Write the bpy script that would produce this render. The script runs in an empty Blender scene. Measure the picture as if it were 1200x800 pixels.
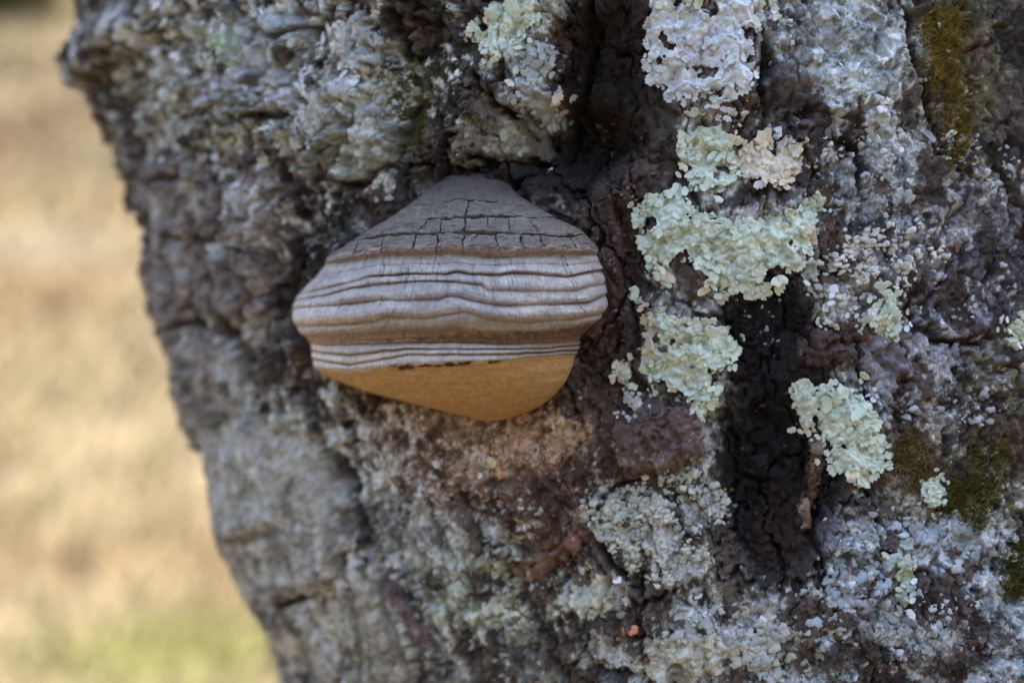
import bpy, math, random
import numpy as np
from mathutils import Vector, Matrix

# ------------------------------------------------------------------ camera, sky, sun, exposure
sc = bpy.context.scene
COL = sc.collection
LENS, SENSOR = 60.0, 36.0
K = SENSOR / LENS / 1200.0            # tangent per photograph pixel
DCAM = 0.46 / (1200 * K)              # camera to focal plane, metres
PX = 0.46 / 1200                      # metres per photograph pixel in the focal plane
PITCH = math.radians(4.0)
ZC = 1.10                             # height of the frame centre above the ground at the tree
cp, sp = math.cos(PITCH), math.sin(PITCH)
ROT = np.array([[1, 0, 0], [0, cp, sp], [0, -sp, cp]])   # photo frame (x right, y away, z up) to world


def W(p):
    p = np.asarray(p, float)
    return p @ ROT.T + np.array([0, 0, ZC])


cam = bpy.data.cameras.new('camera')
cam_ob = bpy.data.objects.new('camera', cam)
COL.objects.link(cam_ob)
cam_ob.location = W([0, -DCAM, 0])
cam_ob.rotation_euler = (math.pi / 2 - PITCH, 0, 0)
cam.lens, cam.sensor_width, cam.sensor_fit = LENS, SENSOR, 'HORIZONTAL'
cam.clip_start, cam.clip_end = 0.01, 2000
cam.dof.use_dof = True
cam.dof.focus_distance = DCAM + 0.006
cam.dof.aperture_fstop = 3.2
sc.camera = cam_ob

SUN_EL, SUN_AZ = math.radians(64), math.radians(28)      # azimuth from +y towards +x
world = bpy.data.worlds.new('World')
sc.world = world
world.use_nodes = True
wn = world.node_tree
wn.nodes.clear()
sky = wn.nodes.new('ShaderNodeTexSky')
sky.sky_type = 'NISHITA'
sky.sun_disc = False
sky.sun_elevation = SUN_EL
sky.sun_rotation = SUN_AZ
sky.air_density, sky.dust_density, sky.ozone_density = 1.0, 3.2, 1.0
bg = wn.nodes.new('ShaderNodeBackground')
bg.inputs['Strength'].default_value = 0.15
wo = wn.nodes.new('ShaderNodeOutputWorld')
wn.links.new(sky.outputs[0], bg.inputs[0])
wn.links.new(bg.outputs[0], wo.inputs[0])

sun = bpy.data.lights.new('sun', 'SUN')
sun.energy = 2.0
sun.angle = math.radians(0.5)
sun.color = (1.0, 0.94, 0.84)
sun_ob = bpy.data.objects.new('sun', sun)
COL.objects.link(sun_ob)
sd = Vector((math.sin(SUN_AZ) * math.cos(SUN_EL), math.cos(SUN_AZ) * math.cos(SUN_EL), math.sin(SUN_EL)))
sun_ob.rotation_euler = sd.to_track_quat('Z', 'Y').to_euler()
sun_ob.location = (3, 6, 8)

sc.view_settings.view_transform = 'Standard'
sc.view_settings.look = 'None'
sc.view_settings.gamma = 1.0
sc.view_settings.exposure = 2.35
sc.cycles.use_denoising = True
sc.cycles.max_bounces = 6

RNG = np.random.default_rng(7)
random.seed(7)


# ------------------------------------------------------------------ noise and small helpers
def _hash(ix, iy, seed):
    with np.errstate(over='ignore'):
        n = ix.astype(np.uint32) * np.uint32(374761393) + iy.astype(np.uint32) * np.uint32(668265263) + np.uint32((seed * 2246822519) & 0xffffffff)
        n = (n ^ (n >> np.uint32(13))) * np.uint32(1274126177)
        n = n ^ (n >> np.uint32(16))
        n = n * np.uint32(2654435761)
        n = n ^ (n >> np.uint32(15))
    return n


def rnd(ix, iy, seed):
    return _hash(ix, iy, seed).astype(np.float64) / 4294967295.0


GRX = np.cos(np.arange(256) / 256 * 2 * np.pi); GRY = np.sin(np.arange(256) / 256 * 2 * np.pi)


def perlin(x, y, seed=0):
    x, y = np.broadcast_arrays(np.asarray(x, float), np.asarray(y, float))
    fx, fy = np.floor(x), np.floor(y)
    ix, iy = fx.astype(np.int64), fy.astype(np.int64)
    dx, dy = x - fx, y - fy
    u = dx * dx * dx * (dx * (dx * 6 - 15) + 10)
    v = dy * dy * dy * (dy * (dy * 6 - 15) + 10)

    def g(ox, oy):
        a = _hash(ix + ox, iy + oy, seed) >> np.uint32(24)
        return GRX[a] * (dx - ox) + GRY[a] * (dy - oy)
    a = g(0, 0); b = g(1, 0); c = g(0, 1); d = g(1, 1)
    return 1.4 * ((a + (b - a) * u) * (1 - v) + (c + (d - c) * u) * v)


def fbm(x, y, seed=0, octv=4, gain=0.5):
    r = 0.0; a = 1.0; f = 1.0
    for i in range(octv):
        r = r + a * perlin(x * f, y * f, seed + 17 * i)
        a *= gain; f *= 2.03
    return r


def ridged(x, y, seed=0, octv=4):
    r = 0.0; a = 0.5; f = 1.0
    for i in range(octv):
        r = r + a * (1 - 2 * np.abs(perlin(x * f, y * f, seed + 13 * i)))
        a *= 0.5; f *= 2.1
    return r


def worley(x, y, seed=0):
    x, y = np.broadcast_arrays(np.asarray(x, float), np.asarray(y, float))
    fx, fy = np.floor(x).astype(np.int64), np.floor(y).astype(np.int64)
    f1 = np.full(x.shape, 9.0); f2 = np.full(x.shape, 9.0); cid = np.zeros(x.shape); ox = np.zeros(x.shape); oy = np.zeros(x.shape)
    for i in (-1, 0, 1):
        for j in (-1, 0, 1):
            cx = fx + i; cy = fy + j
            ddx = x - (cx + rnd(cx, cy, seed)); ddy = y - (cy + rnd(cx, cy, seed + 1))
            d = np.sqrt(ddx * ddx + ddy * ddy)
            new = d < f1
            f2 = np.where(new, f1, np.minimum(f2, d))
            cid = np.where(new, rnd(cx, cy, seed + 2), cid)
            ox = np.where(new, ddx, ox); oy = np.where(new, ddy, oy)
            f1 = np.where(new, d, f1)
    return f1, f2, cid, ox, oy


def sstep(a, b, x):
    t = np.clip((x - a) / (b - a), 0, 1)
    return t * t * (3 - 2 * t)


def lin(rgb, g=1.0):
    c = np.array(rgb, float) / 255.0
    return np.where(c <= 0.04045, c / 12.92, ((c + 0.055) / 1.055) ** 2.4) * g


def new_mesh(name, V, F, col=None, mat=None, smooth=True):
    me = bpy.data.meshes.new(name)
    V = np.ascontiguousarray(V, np.float32); F = np.ascontiguousarray(F, np.int32)
    n = F.shape[1]
    me.vertices.add(len(V)); me.vertices.foreach_set('co', V.ravel())
    me.loops.add(F.size); me.loops.foreach_set('vertex_index', F.ravel())
    me.polygons.add(len(F))
    me.polygons.foreach_set('loop_start', np.arange(0, F.size, n, dtype=np.int32))
    me.polygons.foreach_set('loop_total', np.full(len(F), n, np.int32))
    me.polygons.foreach_set('use_smooth', np.full(len(F), smooth))
    me.update(calc_edges=True)
    if col is not None:
        a = me.color_attributes.new('Col', 'FLOAT_COLOR', 'POINT')
        c = np.ones((len(V), 4), np.float32); c[:, :3] = col
        a.data.foreach_set('color', c.ravel())
    if mat is not None:
        me.materials.append(mat)
    return me


def link(name, me, parent=None, loc=(0, 0, 0), label=None, cat=None, group=None, kind=None):
    o = bpy.data.objects.new(name, me)
    COL.objects.link(o)
    o.location = loc
    if parent is not None:
        o.parent = parent
    for k, v in (('label', label), ('category', cat), ('group', group), ('kind', kind)):
        if v:
            o[k] = v
    return o


# ------------------------------------------------------------------ materials
def mat_new(name):
    m = bpy.data.materials.new(name)
    m.use_nodes = True
    nt = m.node_tree
    return m, nt, nt.nodes['Principled BSDF']


def N(nt, t, **kw):
    n = nt.nodes.new(t)
    for k, v in kw.items():
        if k in n.inputs:
            n.inputs[k].default_value = v
        else:
            setattr(n, k, v)
    return n


def surface_mat(name, source='col', rough=0.85, var=0.35, scale=700.0, bump=0.35, bdist=0.0006, stretch=None, sub=0.0, trans=0.0, spec=0.3):
    """colour from the surface's own colour attribute (or the object's colour), broken up by fine 3D noise, with fine relief"""
    m, nt, p = mat_new(name)
    L = nt.links.new
    tc = N(nt, 'ShaderNodeTexCoord')
    mp = N(nt, 'ShaderNodeMapping')
    if stretch:
        mp.inputs['Scale'].default_value = stretch
    L(tc.outputs['Object'], mp.inputs[0])
    n1 = N(nt, 'ShaderNodeTexNoise', Scale=scale, Detail=5.0, Roughness=0.65)
    n2 = N(nt, 'ShaderNodeTexNoise', Scale=scale * 0.22, Detail=4.0, Roughness=0.6)
    L(mp.outputs[0], n1.inputs['Vector']); L(mp.outputs[0], n2.inputs['Vector'])
    if source == 'col':
        c = N(nt, 'ShaderNodeVertexColor', layer_name='Col'); co = c.outputs[0]
    elif source == 'object':
        c = N(nt, 'ShaderNodeObjectInfo'); co = c.outputs['Color']
    add = N(nt, 'ShaderNodeMath', operation='ADD'); L(n1.outputs[0], add.inputs[0]); L(n2.outputs[0], add.inputs[1])
    mr = N(nt, 'ShaderNodeMapRange'); mr.inputs[1].default_value = 0.7; mr.inputs[2].default_value = 1.3
    mr.inputs[3].default_value = 1 - var; mr.inputs[4].default_value = 1 + var
    L(add.outputs[0], mr.inputs[0])
    mul = N(nt, 'ShaderNodeVectorMath', operation='SCALE')
    L(co, mul.inputs[0]); L(mr.outputs[0], mul.inputs['Scale'])
    L(mul.outputs[0], p.inputs['Base Color'])
    p.inputs['Roughness'].default_value = rough
    p.inputs['Specular IOR Level'].default_value = spec
    bp = N(nt, 'ShaderNodeBump'); bp.inputs['Strength'].default_value = bump; bp.inputs['Distance'].default_value = bdist
    L(add.outputs[0], bp.inputs['Height']); L(bp.outputs[0], p.inputs['Normal'])
    if sub:
        p.inputs['Subsurface Weight'].default_value = sub
        p.inputs['Subsurface Radius'].default_value = (0.003, 0.0015, 0.0006)
        p.inputs['Subsurface Scale'].default_value = 1.0
    if trans:
        tr = N(nt, 'ShaderNodeBsdfTranslucent'); L(mul.outputs[0], tr.inputs[0])
        mx = N(nt, 'ShaderNodeMixShader'); mx.inputs[0].default_value = trans
        out = nt.nodes['Material Output']
        L(p.outputs[0], mx.inputs[1]); L(tr.outputs[0], mx.inputs[2]); L(mx.outputs[0], out.inputs[0])
    return m


M_BARK = surface_mat('bark', var=0.42, scale=650, bump=0.8, bdist=0.002)
M_FLAKE = surface_mat('bark_flake', 'object', var=0.35, scale=500, bump=0.6, bdist=0.0008)
M_LICHEN = surface_mat('lichen_lobe', 'object', rough=0.9, var=0.16, scale=600, bump=0.3, bdist=0.0005, spec=0.15)
M_CRUST = surface_mat('lichen_crust', 'col', rough=0.9, var=0.22, scale=700, bump=0.4, bdist=0.0006, spec=0.15)
M_MOSS = surface_mat('moss', 'col', rough=0.8, var=0.3, scale=300, bump=0.0, trans=0.25)
M_CAP = surface_mat('fungus_crust', 'col', rough=0.62, var=0.24, scale=480, bump=0.6, bdist=0.0005, stretch=(2.4, 1.0, 0.55), spec=0.4)
M_PORE = surface_mat('fungus_pores', 'col', rough=0.8, var=0.06, scale=1800, bump=0.25, bdist=0.0002, spec=0.25)
M_GROUND = surface_mat('dry_meadow', 'col', rough=0.95, var=0.3, scale=14, bump=0.8, bdist=0.03, spec=0.1)
M_GRASS = surface_mat('grass_blade', 'col', rough=0.7, var=0.15, scale=8, bump=0.0, trans=0.3)
M_LEAF = surface_mat('shrub_leaf', 'col', rough=0.6, var=0.2, scale=5, bump=0.0, trans=0.25)

# ------------------------------------------------------------------ trunk: base cylinder in the photo frame, (s, t) along girth and axis
LEAN = math.radians(17.0)
RT = 0.33
AX = np.array([-math.sin(LEAN), 0.0, math.cos(LEAN)])
E1 = np.array([math.cos(LEAN), 0.0, math.sin(LEAN)])
E2 = np.array([0.0, -1.0, 0.0])
A0 = np.array([0.128, 0.348, 0.019])
CAMP = np.array([0.0, -DCAM, 0.0])


def P(px, py):
    """photograph pixel -> (s, t) on the undisturbed trunk"""
    px, py = np.broadcast_arrays(np.asarray(px, float), np.asarray(py, float))
    d = np.stack([(px - 600) * K, np.ones_like(px), (400 - py) * K], -1)
    o = CAMP - A0
    d1, d2 = d @ E1, d @ E2
    o1, o2 = o @ E1, o @ E2
    a = d1 * d1 + d2 * d2; b = d1 * o1 + d2 * o2; c = o1 * o1 + o2 * o2 - RT * RT
    disc = b * b - a * c
    lam = np.where(disc > 0, (-b - np.sqrt(np.maximum(disc, 0))) / a, -b / a)
    q1 = o1 + lam * d1; q2 = o2 + lam * d2
    t = (o @ AX) + lam * (d @ AX)
    return np.arctan2(q1, q2) * RT, t


def cyl(s, t, h):
    al = s / RT
    r = taper(t) + h
    return A0 + t[..., None] * AX + (r * np.sin(al))[..., None] * E1 + (r * np.cos(al))[..., None] * E2


def taper(t):
    return RT * (1 + 0.45 * sstep(-0.55, -1.25, t) - 0.25 * sstep(0.5, 2.6, t) - .35 * sstep(2.2, 5.2, t))


def ell(s, t, px, py, rx, ry, rot=0.0):
    """1 at the centre, 0 on the rim of an ellipse given on the trunk"""
    c = P(px, py)
    ca, sa = math.cos(math.radians(rot)), math.sin(math.radians(rot))
    e = 8.0
    a1 = P(px + e, py); a2 = P(px - e, py); b1 = P(px, py + e); b2 = P(px, py - e)
    J = np.array([[(a1[0] - a2[0]), (b1[0] - b2[0])], [(a1[1] - a2[1]), (b1[1] - b2[1])]]) / (2 * e)
    Ji = np.linalg.inv(J)
    ds, dt = s - c[0], t - c[1]
    x = Ji[0, 0] * ds + Ji[0, 1] * dt; y = Ji[1, 0] * ds + Ji[1, 1] * dt
    u = (x * ca + y * sa) / rx; v = (-x * sa + y * ca) / ry
    return 1 - np.sqrt(u * u + v * v)


def near(s, t, px, py, rx, ry, f=1.75):
    """which samples lie near an ellipse"""
    c = P(px, py); r = max(rx, ry); e = 8.0
    a1 = P(px + e, py); a2 = P(px - e, py); b1 = P(px, py + e); b2 = P(px, py - e)
    rs = (abs(a1[0] - a2[0]) + abs(b1[0] - b2[0])) / (2 * e) * r * f; rt = (abs(a1[1] - a2[1]) + abs(b1[1] - b2[1])) / (2 * e) * r * f
    return (np.abs(s - c[0]) < rs) & (np.abs(t - c[1]) < rt)


def seg_dist(s, t, poly, closed=False):
    q = list(poly) + ([poly[0]] if closed else [])
    best = np.full(s.shape, 1e9); along = np.zeros(s.shape); side = np.zeros(s.shape)
    for i in range(len(q) - 1):
        a, b = np.array(q[i]), np.array(q[i + 1])
        ab = b - a; L2 = ab @ ab
        u = np.clip(((s - a[0]) * ab[0] + (t - a[1]) * ab[1]) / L2, 0, 1)
        ex = s - (a[0] + u * ab[0]); ey = t - (a[1] + u * ab[1])
        d = np.sqrt(ex * ex + ey * ey)
        n = d < best
        best = np.where(n, d, best)
        along = np.where(n, (i + u) / (len(q) - 1), along)
        side = np.where(n, np.sign(ab[0] * ey - ab[1] * ex), side)
    return best, along, side


def poly_px(pts):
    return [tuple(float(v) for v in P(x, y)) for x, y in pts]


# cracks: pixels of a path, width (px), depth (mm), lip height left/right of the path (mm)
CRACKS = [
    ([(356, 468), (370, 510), (398, 560), (420, 600), (436, 650)], 20, 20, 0, 0),
    ([(410, 640), (418, 690), (426, 742), (434, 800)], 14, 18, 0, 0),
    ([(420, 640), (446, 690), (474, 742), (494, 805)], 9, 12, 1, 2),
    ([(555, 85), (585, 120), (612, 150), (630, 185)], 8, 13, 0, 2),
    ([(700, -10), (690, 40), (682, 90), (668, 140), (650, 185)], 13, 20, 0, 0),
    ([(530, 196), (575, 192), (640, 190)], 8, 12, 0, 0),
    ([(380, 215), (420, 214), (458, 196), (482, 160), (488, 110)], 11, 14, 0, 3),
    ([(262, 372), (280, 410), (296, 445), (306, 490)], 11, 14, 0, 0),
    ([(180, 128), (212, 138), (250, 128), (268, 112)], 9, 12, 0, 2),
    ([(290, 138), (330, 132), (360, 146), (376, 180), (372, 210)], 10, 13, 0, 2),
    ([(296, 28), (340, 40), (385, 28), (400, 12)], 9, 12, 0, 2),
    ([(160, 30), (150, 80), (165, 130), (196, 172)], 9, 11, 0, 0),
    ([(745, 560), (700, 585), (690, 620)], 7, 9, 0, 0),
    ([(750, 640), (752, 680), (754, 712)], 7, 12, 0, 0),
    ([(690, 625), (710, 655), (745, 690)], 7, 11, 0, 0),
    ([(890, 10), (900, 60), (890, 95), (900, 130)], 11, 12, 0, 0),
    ([(1005, 400), (1012, 440), (1030, 475)], 7, 9, 0, 0),
    ([(960, 590), (955, 630), (965, 670)], 9, 12, 0, 2),
    ([(345, 270), (332, 330), (318, 390), (330, 440)], 14, 14, 0, 0),
    ([(240, 180), (258, 220), (262, 270), (250, 330)], 8, 10, 0, 2),
    ([(165, 255), (200, 270), (250, 280), (300, 292)], 8, 10, 0, 2),
    ([(195, 380), (240, 376), (270, 392)], 8, 10, 0, 0),
    ([(228, 60), (240, 96), (232, 130)], 9, 11, 0, 0),
    ([(455, 0), (470, 50), (462, 100)], 10, 11, 0, 0),
    ([(240, 505), (262, 540), (268, 600), (290, 680)], 6, 8, 0, 2),
    ([(300, 690), (340, 702), (392, 690)], 7, 9, 0, 2),
    ([(852, 500), (866, 545), (860, 590)], 9, 8, 0, 0),
    ([(255, 470), (285, 500), (300, 545), (318, 580)], 8, 11, 0, 2),
    ([(270, 610), (310, 622), (350, 612), (384, 632)], 8, 11, 0, 2),
    ([(318, 640), (330, 690), (352, 740), (360, 800)], 8, 11, 0, 2),
    ([(200, 300), (222, 330), (224, 372)], 9, 12, 0, 0),
    ([(138, 200), (180, 212), (226, 204)], 9, 12, 0, 2),
    ([(270, 300), (290, 340), (286, 380)], 9, 12, 0, 0),
    ([(1060, 340), (1070, 390), (1100, 400), (1160, 396)], 9, 9, 0, 0),
    ([(960, 150), (1000, 175), (1010, 220)], 9, 9, 0, 0),
    ([(1060, 0), (1068, 60), (1085, 130), (1110, 200)], 9, 9, 0, 0),
]
# broad bumps (+) and pits (-): px, py, rx, ry, rot, mm
BUMPS = [
    (665, 165, 100, 50, 5, -26), (700, 120, 55, 120, 10, -12), (660, 90, 30, 90, 0, -5),
    (912, 560, 75, 130, 8, -13), (890, 400, 60, 60, 0, -5), (870, 500, 50, 60, 30, -4),
    (765, 515, 62, 52, -20, 9), (760, 640, 100, 75, 0, 5), (330, 640, 75, 150, -18, 7),
    (390, 130, 90, 70, -30, 8), (275, 100, 60, 60, 0, 5), (575, 160, 50, 45, 30, 8), (600, 90, 60, 60, 0, 5),
    (325, 320, 30, 120, 18, -8), (500, 90, 35, 110, 0, -6), (560, 560, 120, 60, 0, 2), (640, 650, 60, 60, 0, -3),
    (860, 60, 110, 90, 20, 5), (850, 270, 120, 80, 0, 4), (985, 510, 70, 70, 0, 4), (790, 420, 80, 80, 0, 3),
    (1000, 90, 90, 110, 0, 3), (930, 125, 35, 30, 0, -6), (730, 340, 40, 140, 0, -3), (430, 560, 30, 60, -30, -5),
    (1060, 720, 120, 70, 0, 5), (800, 750, 90, 40, 0, 4), (960, 410, 40, 30, 0, 3), (1100, 420, 50, 60, 0, 4),
    (112, 66, 26, 56, 15, 17), (128, 120, 22, 34, 0, 4), (150, 230, 40, 60, 18, 4), (285, 625, 22, 34, 18, 4), (335, 720, 20, 26, 18, 5), (250, 540, 18, 24, 0, -8), (205, 420, 20, 24, 0, -8), (165, 270, 20, 20, 0, -7),
    (215, 500, 18, 40, 18, 4), (180, 330, 25, 40, 18, 4),
]


def height(s, t):
    win = sstep(1.0, 0.8, np.abs(s)) * 0.92 + 0.08
    h = 0.006 * fbm(s / 0.13, t / 0.2, 3, 3)
    # authored relief
    g = np.zeros(s.shape)
    for px, py, rx, ry, rot, mm in BUMPS:
        k = near(s, t, px, py, rx, ry, 1.2)
        e = ell(s[k], t[k], px, py, rx, ry, rot)
        g[k] += mm * 0.001 * sstep(-0.15, 0.6, e)
    wob = 0.0025 * perlin(s / 0.012, t / 0.012, 44)
    s2 = s + 0.004 * fbm(s / 0.02, t / 0.02, 51, 3); t2 = t + 0.004 * fbm(s / 0.02, t / 0.02, 52, 3)
    for pts, w, d, l0, l1 in CRACKS:
        pq = poly_px(pts); pa = np.array(pq)
        k = (s2 > pa[:, 0].min() - .03) & (s2 < pa[:, 0].max() + .03) & (t2 > pa[:, 1].min() - .03) & (t2 < pa[:, 1].max() + .03)
        dist, al, side = seg_dist(s2[k], t2[k], pq)
        ww = w * PX * 0.62 * (0.4 + 0.6 * np.sin(np.pi * np.clip(al, 0.03, 0.97))) * (1 + .5 * perlin(s[k] / .01, t[k] / .01, 45))
        lip = np.where(side > 0, l1, l0)
        g[k] += lip * 0.001 * np.exp(-((dist - 2.6 * ww) / (2.2 * ww)) ** 2) - d * 0.001 * np.exp(-(dist / ww) ** 3)
    # plates with curled, cracked edges
    ws = s + 0.008 * fbm(s / 0.03, t / 0.04, 5, 4, .6); wt = t + 0.010 * fbm(s / 0.03, t / 0.04, 6, 4, .6)
    scaly = np.clip(0.35 + 0.8 * np.clip(ell(s, t, 230, 330, 300, 480, 0), 0, 1) + 0.5 * fbm(s / 0.08, t / 0.08, 9, 2), 0.12, 1.1)
    scaly *= 1 - 0.75 * sstep(0, .4, ell(s, t, 550, 530, 170, 90, 0))
    f1, f2, cid, ox, oy = worley(ws / 0.023, wt / 0.040, 21)
    e = f2 - f1
    c2 = np.modf(cid * 7.3)[0]
    h = h + scaly * (0.0115 * (sstep(0.0, 0.11, e) - 1) + 0.0016 * np.exp(-((e - .12) / .12) ** 2) + 0.0055 * (cid - .5) + 0.006 * (ox * (cid - .5) * 2 + oy * (c2 - .7) * 1.4))
    # long fissures running with the grain
    fis = np.abs(perlin(ws / 0.016, wt / 0.075, 22)) + .5 * np.abs(perlin(ws / 0.03, wt / 0.11, 23))
    h = h - (0.0055 * np.clip(scaly, .4, 1)) * sstep(0.10, 0.02, fis)
    # lumpy crust
    rough = np.clip(0.30 + 1.1 * np.clip(ell(s, t, 260, 70, 260, 170, 15) + .2, 0, 1) + 0.45 * perlin(s / 0.05, t / 0.05, 61), 0.12, 1.3)
    f1, f2, cid, ox, oy = worley(ws / 0.0095, wt / 0.012, 25)
    h = h + rough * (0.0026 * (sstep(0.0, 0.25, f2 - f1) - 1) + 0.0034 * (cid - .5) + 0.0035 * oy * (cid - .3))
    pit = sstep(0.20, 0.34, fbm(ws / 0.011, wt / 0.012, 35, 4, 0.6) + 0.18 * perlin(s / 0.04, t / 0.05, 36))
    h = h - np.clip(rough, .4, 1.2) * 0.0075 * pit * (1 - .5 * sstep(0, .35, ell(s, t, 320, 640, 130, 210, -16)))
    h = h + 0.0022 * np.clip(rough, .4, 1.2) * ridged(ws / 0.015, wt / 0.022, 31, 5)
    # small scales stepping over each other
    q1, q2, cid, ox, oy = worley((s + .0016 * fbm(s / .004, t / .004, 37, 2)) / 0.0052, (t + .0016 * fbm(s / .004, t / .004, 38, 2)) / 0.0075, 39)
    calm = np.clip(sstep(0, .35, ell(s, t, 250, 330, 130, 170, 15)) + sstep(0, .35, ell(s, t, 320, 640, 130, 210, -16)), 0, 1) * .75
    sm = sstep(-.25, .25, perlin(s / .022, t / .022, 40)) * (1 - calm)
    h = h + sm * (0.0026 * (cid - .5) + 0.0022 * oy * cid + 0.0009 * (sstep(0, .2, q2 - q1) - 1))
    h = h + 0.0012 * fbm(s / 0.0045, t / 0.006, 33, 4, 0.68)
    f1, f2, cid, ox, oy = worley(s / 0.0034, t / 0.0034, 27)
    gran = np.clip(0.05 + 0.8 * sstep(0, .3, ell(s, t, 545, 530, 190, 80, 0)) + 0.6 * sstep(0, .3, ell(s, t, 770, 640, 130, 100, 0)) + 0.35 * perlin(s / 0.03, t / 0.03, 63), 0.0, 1.0)
    h = h + gran * (0.0013 * (0.6 - f1) + .0010 * (cid - .5))
    g += 0.008 * sstep(-.28, -.40, s) * np.exp(-((t - .03) / .11) ** 2)
    return h * win + g


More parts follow.
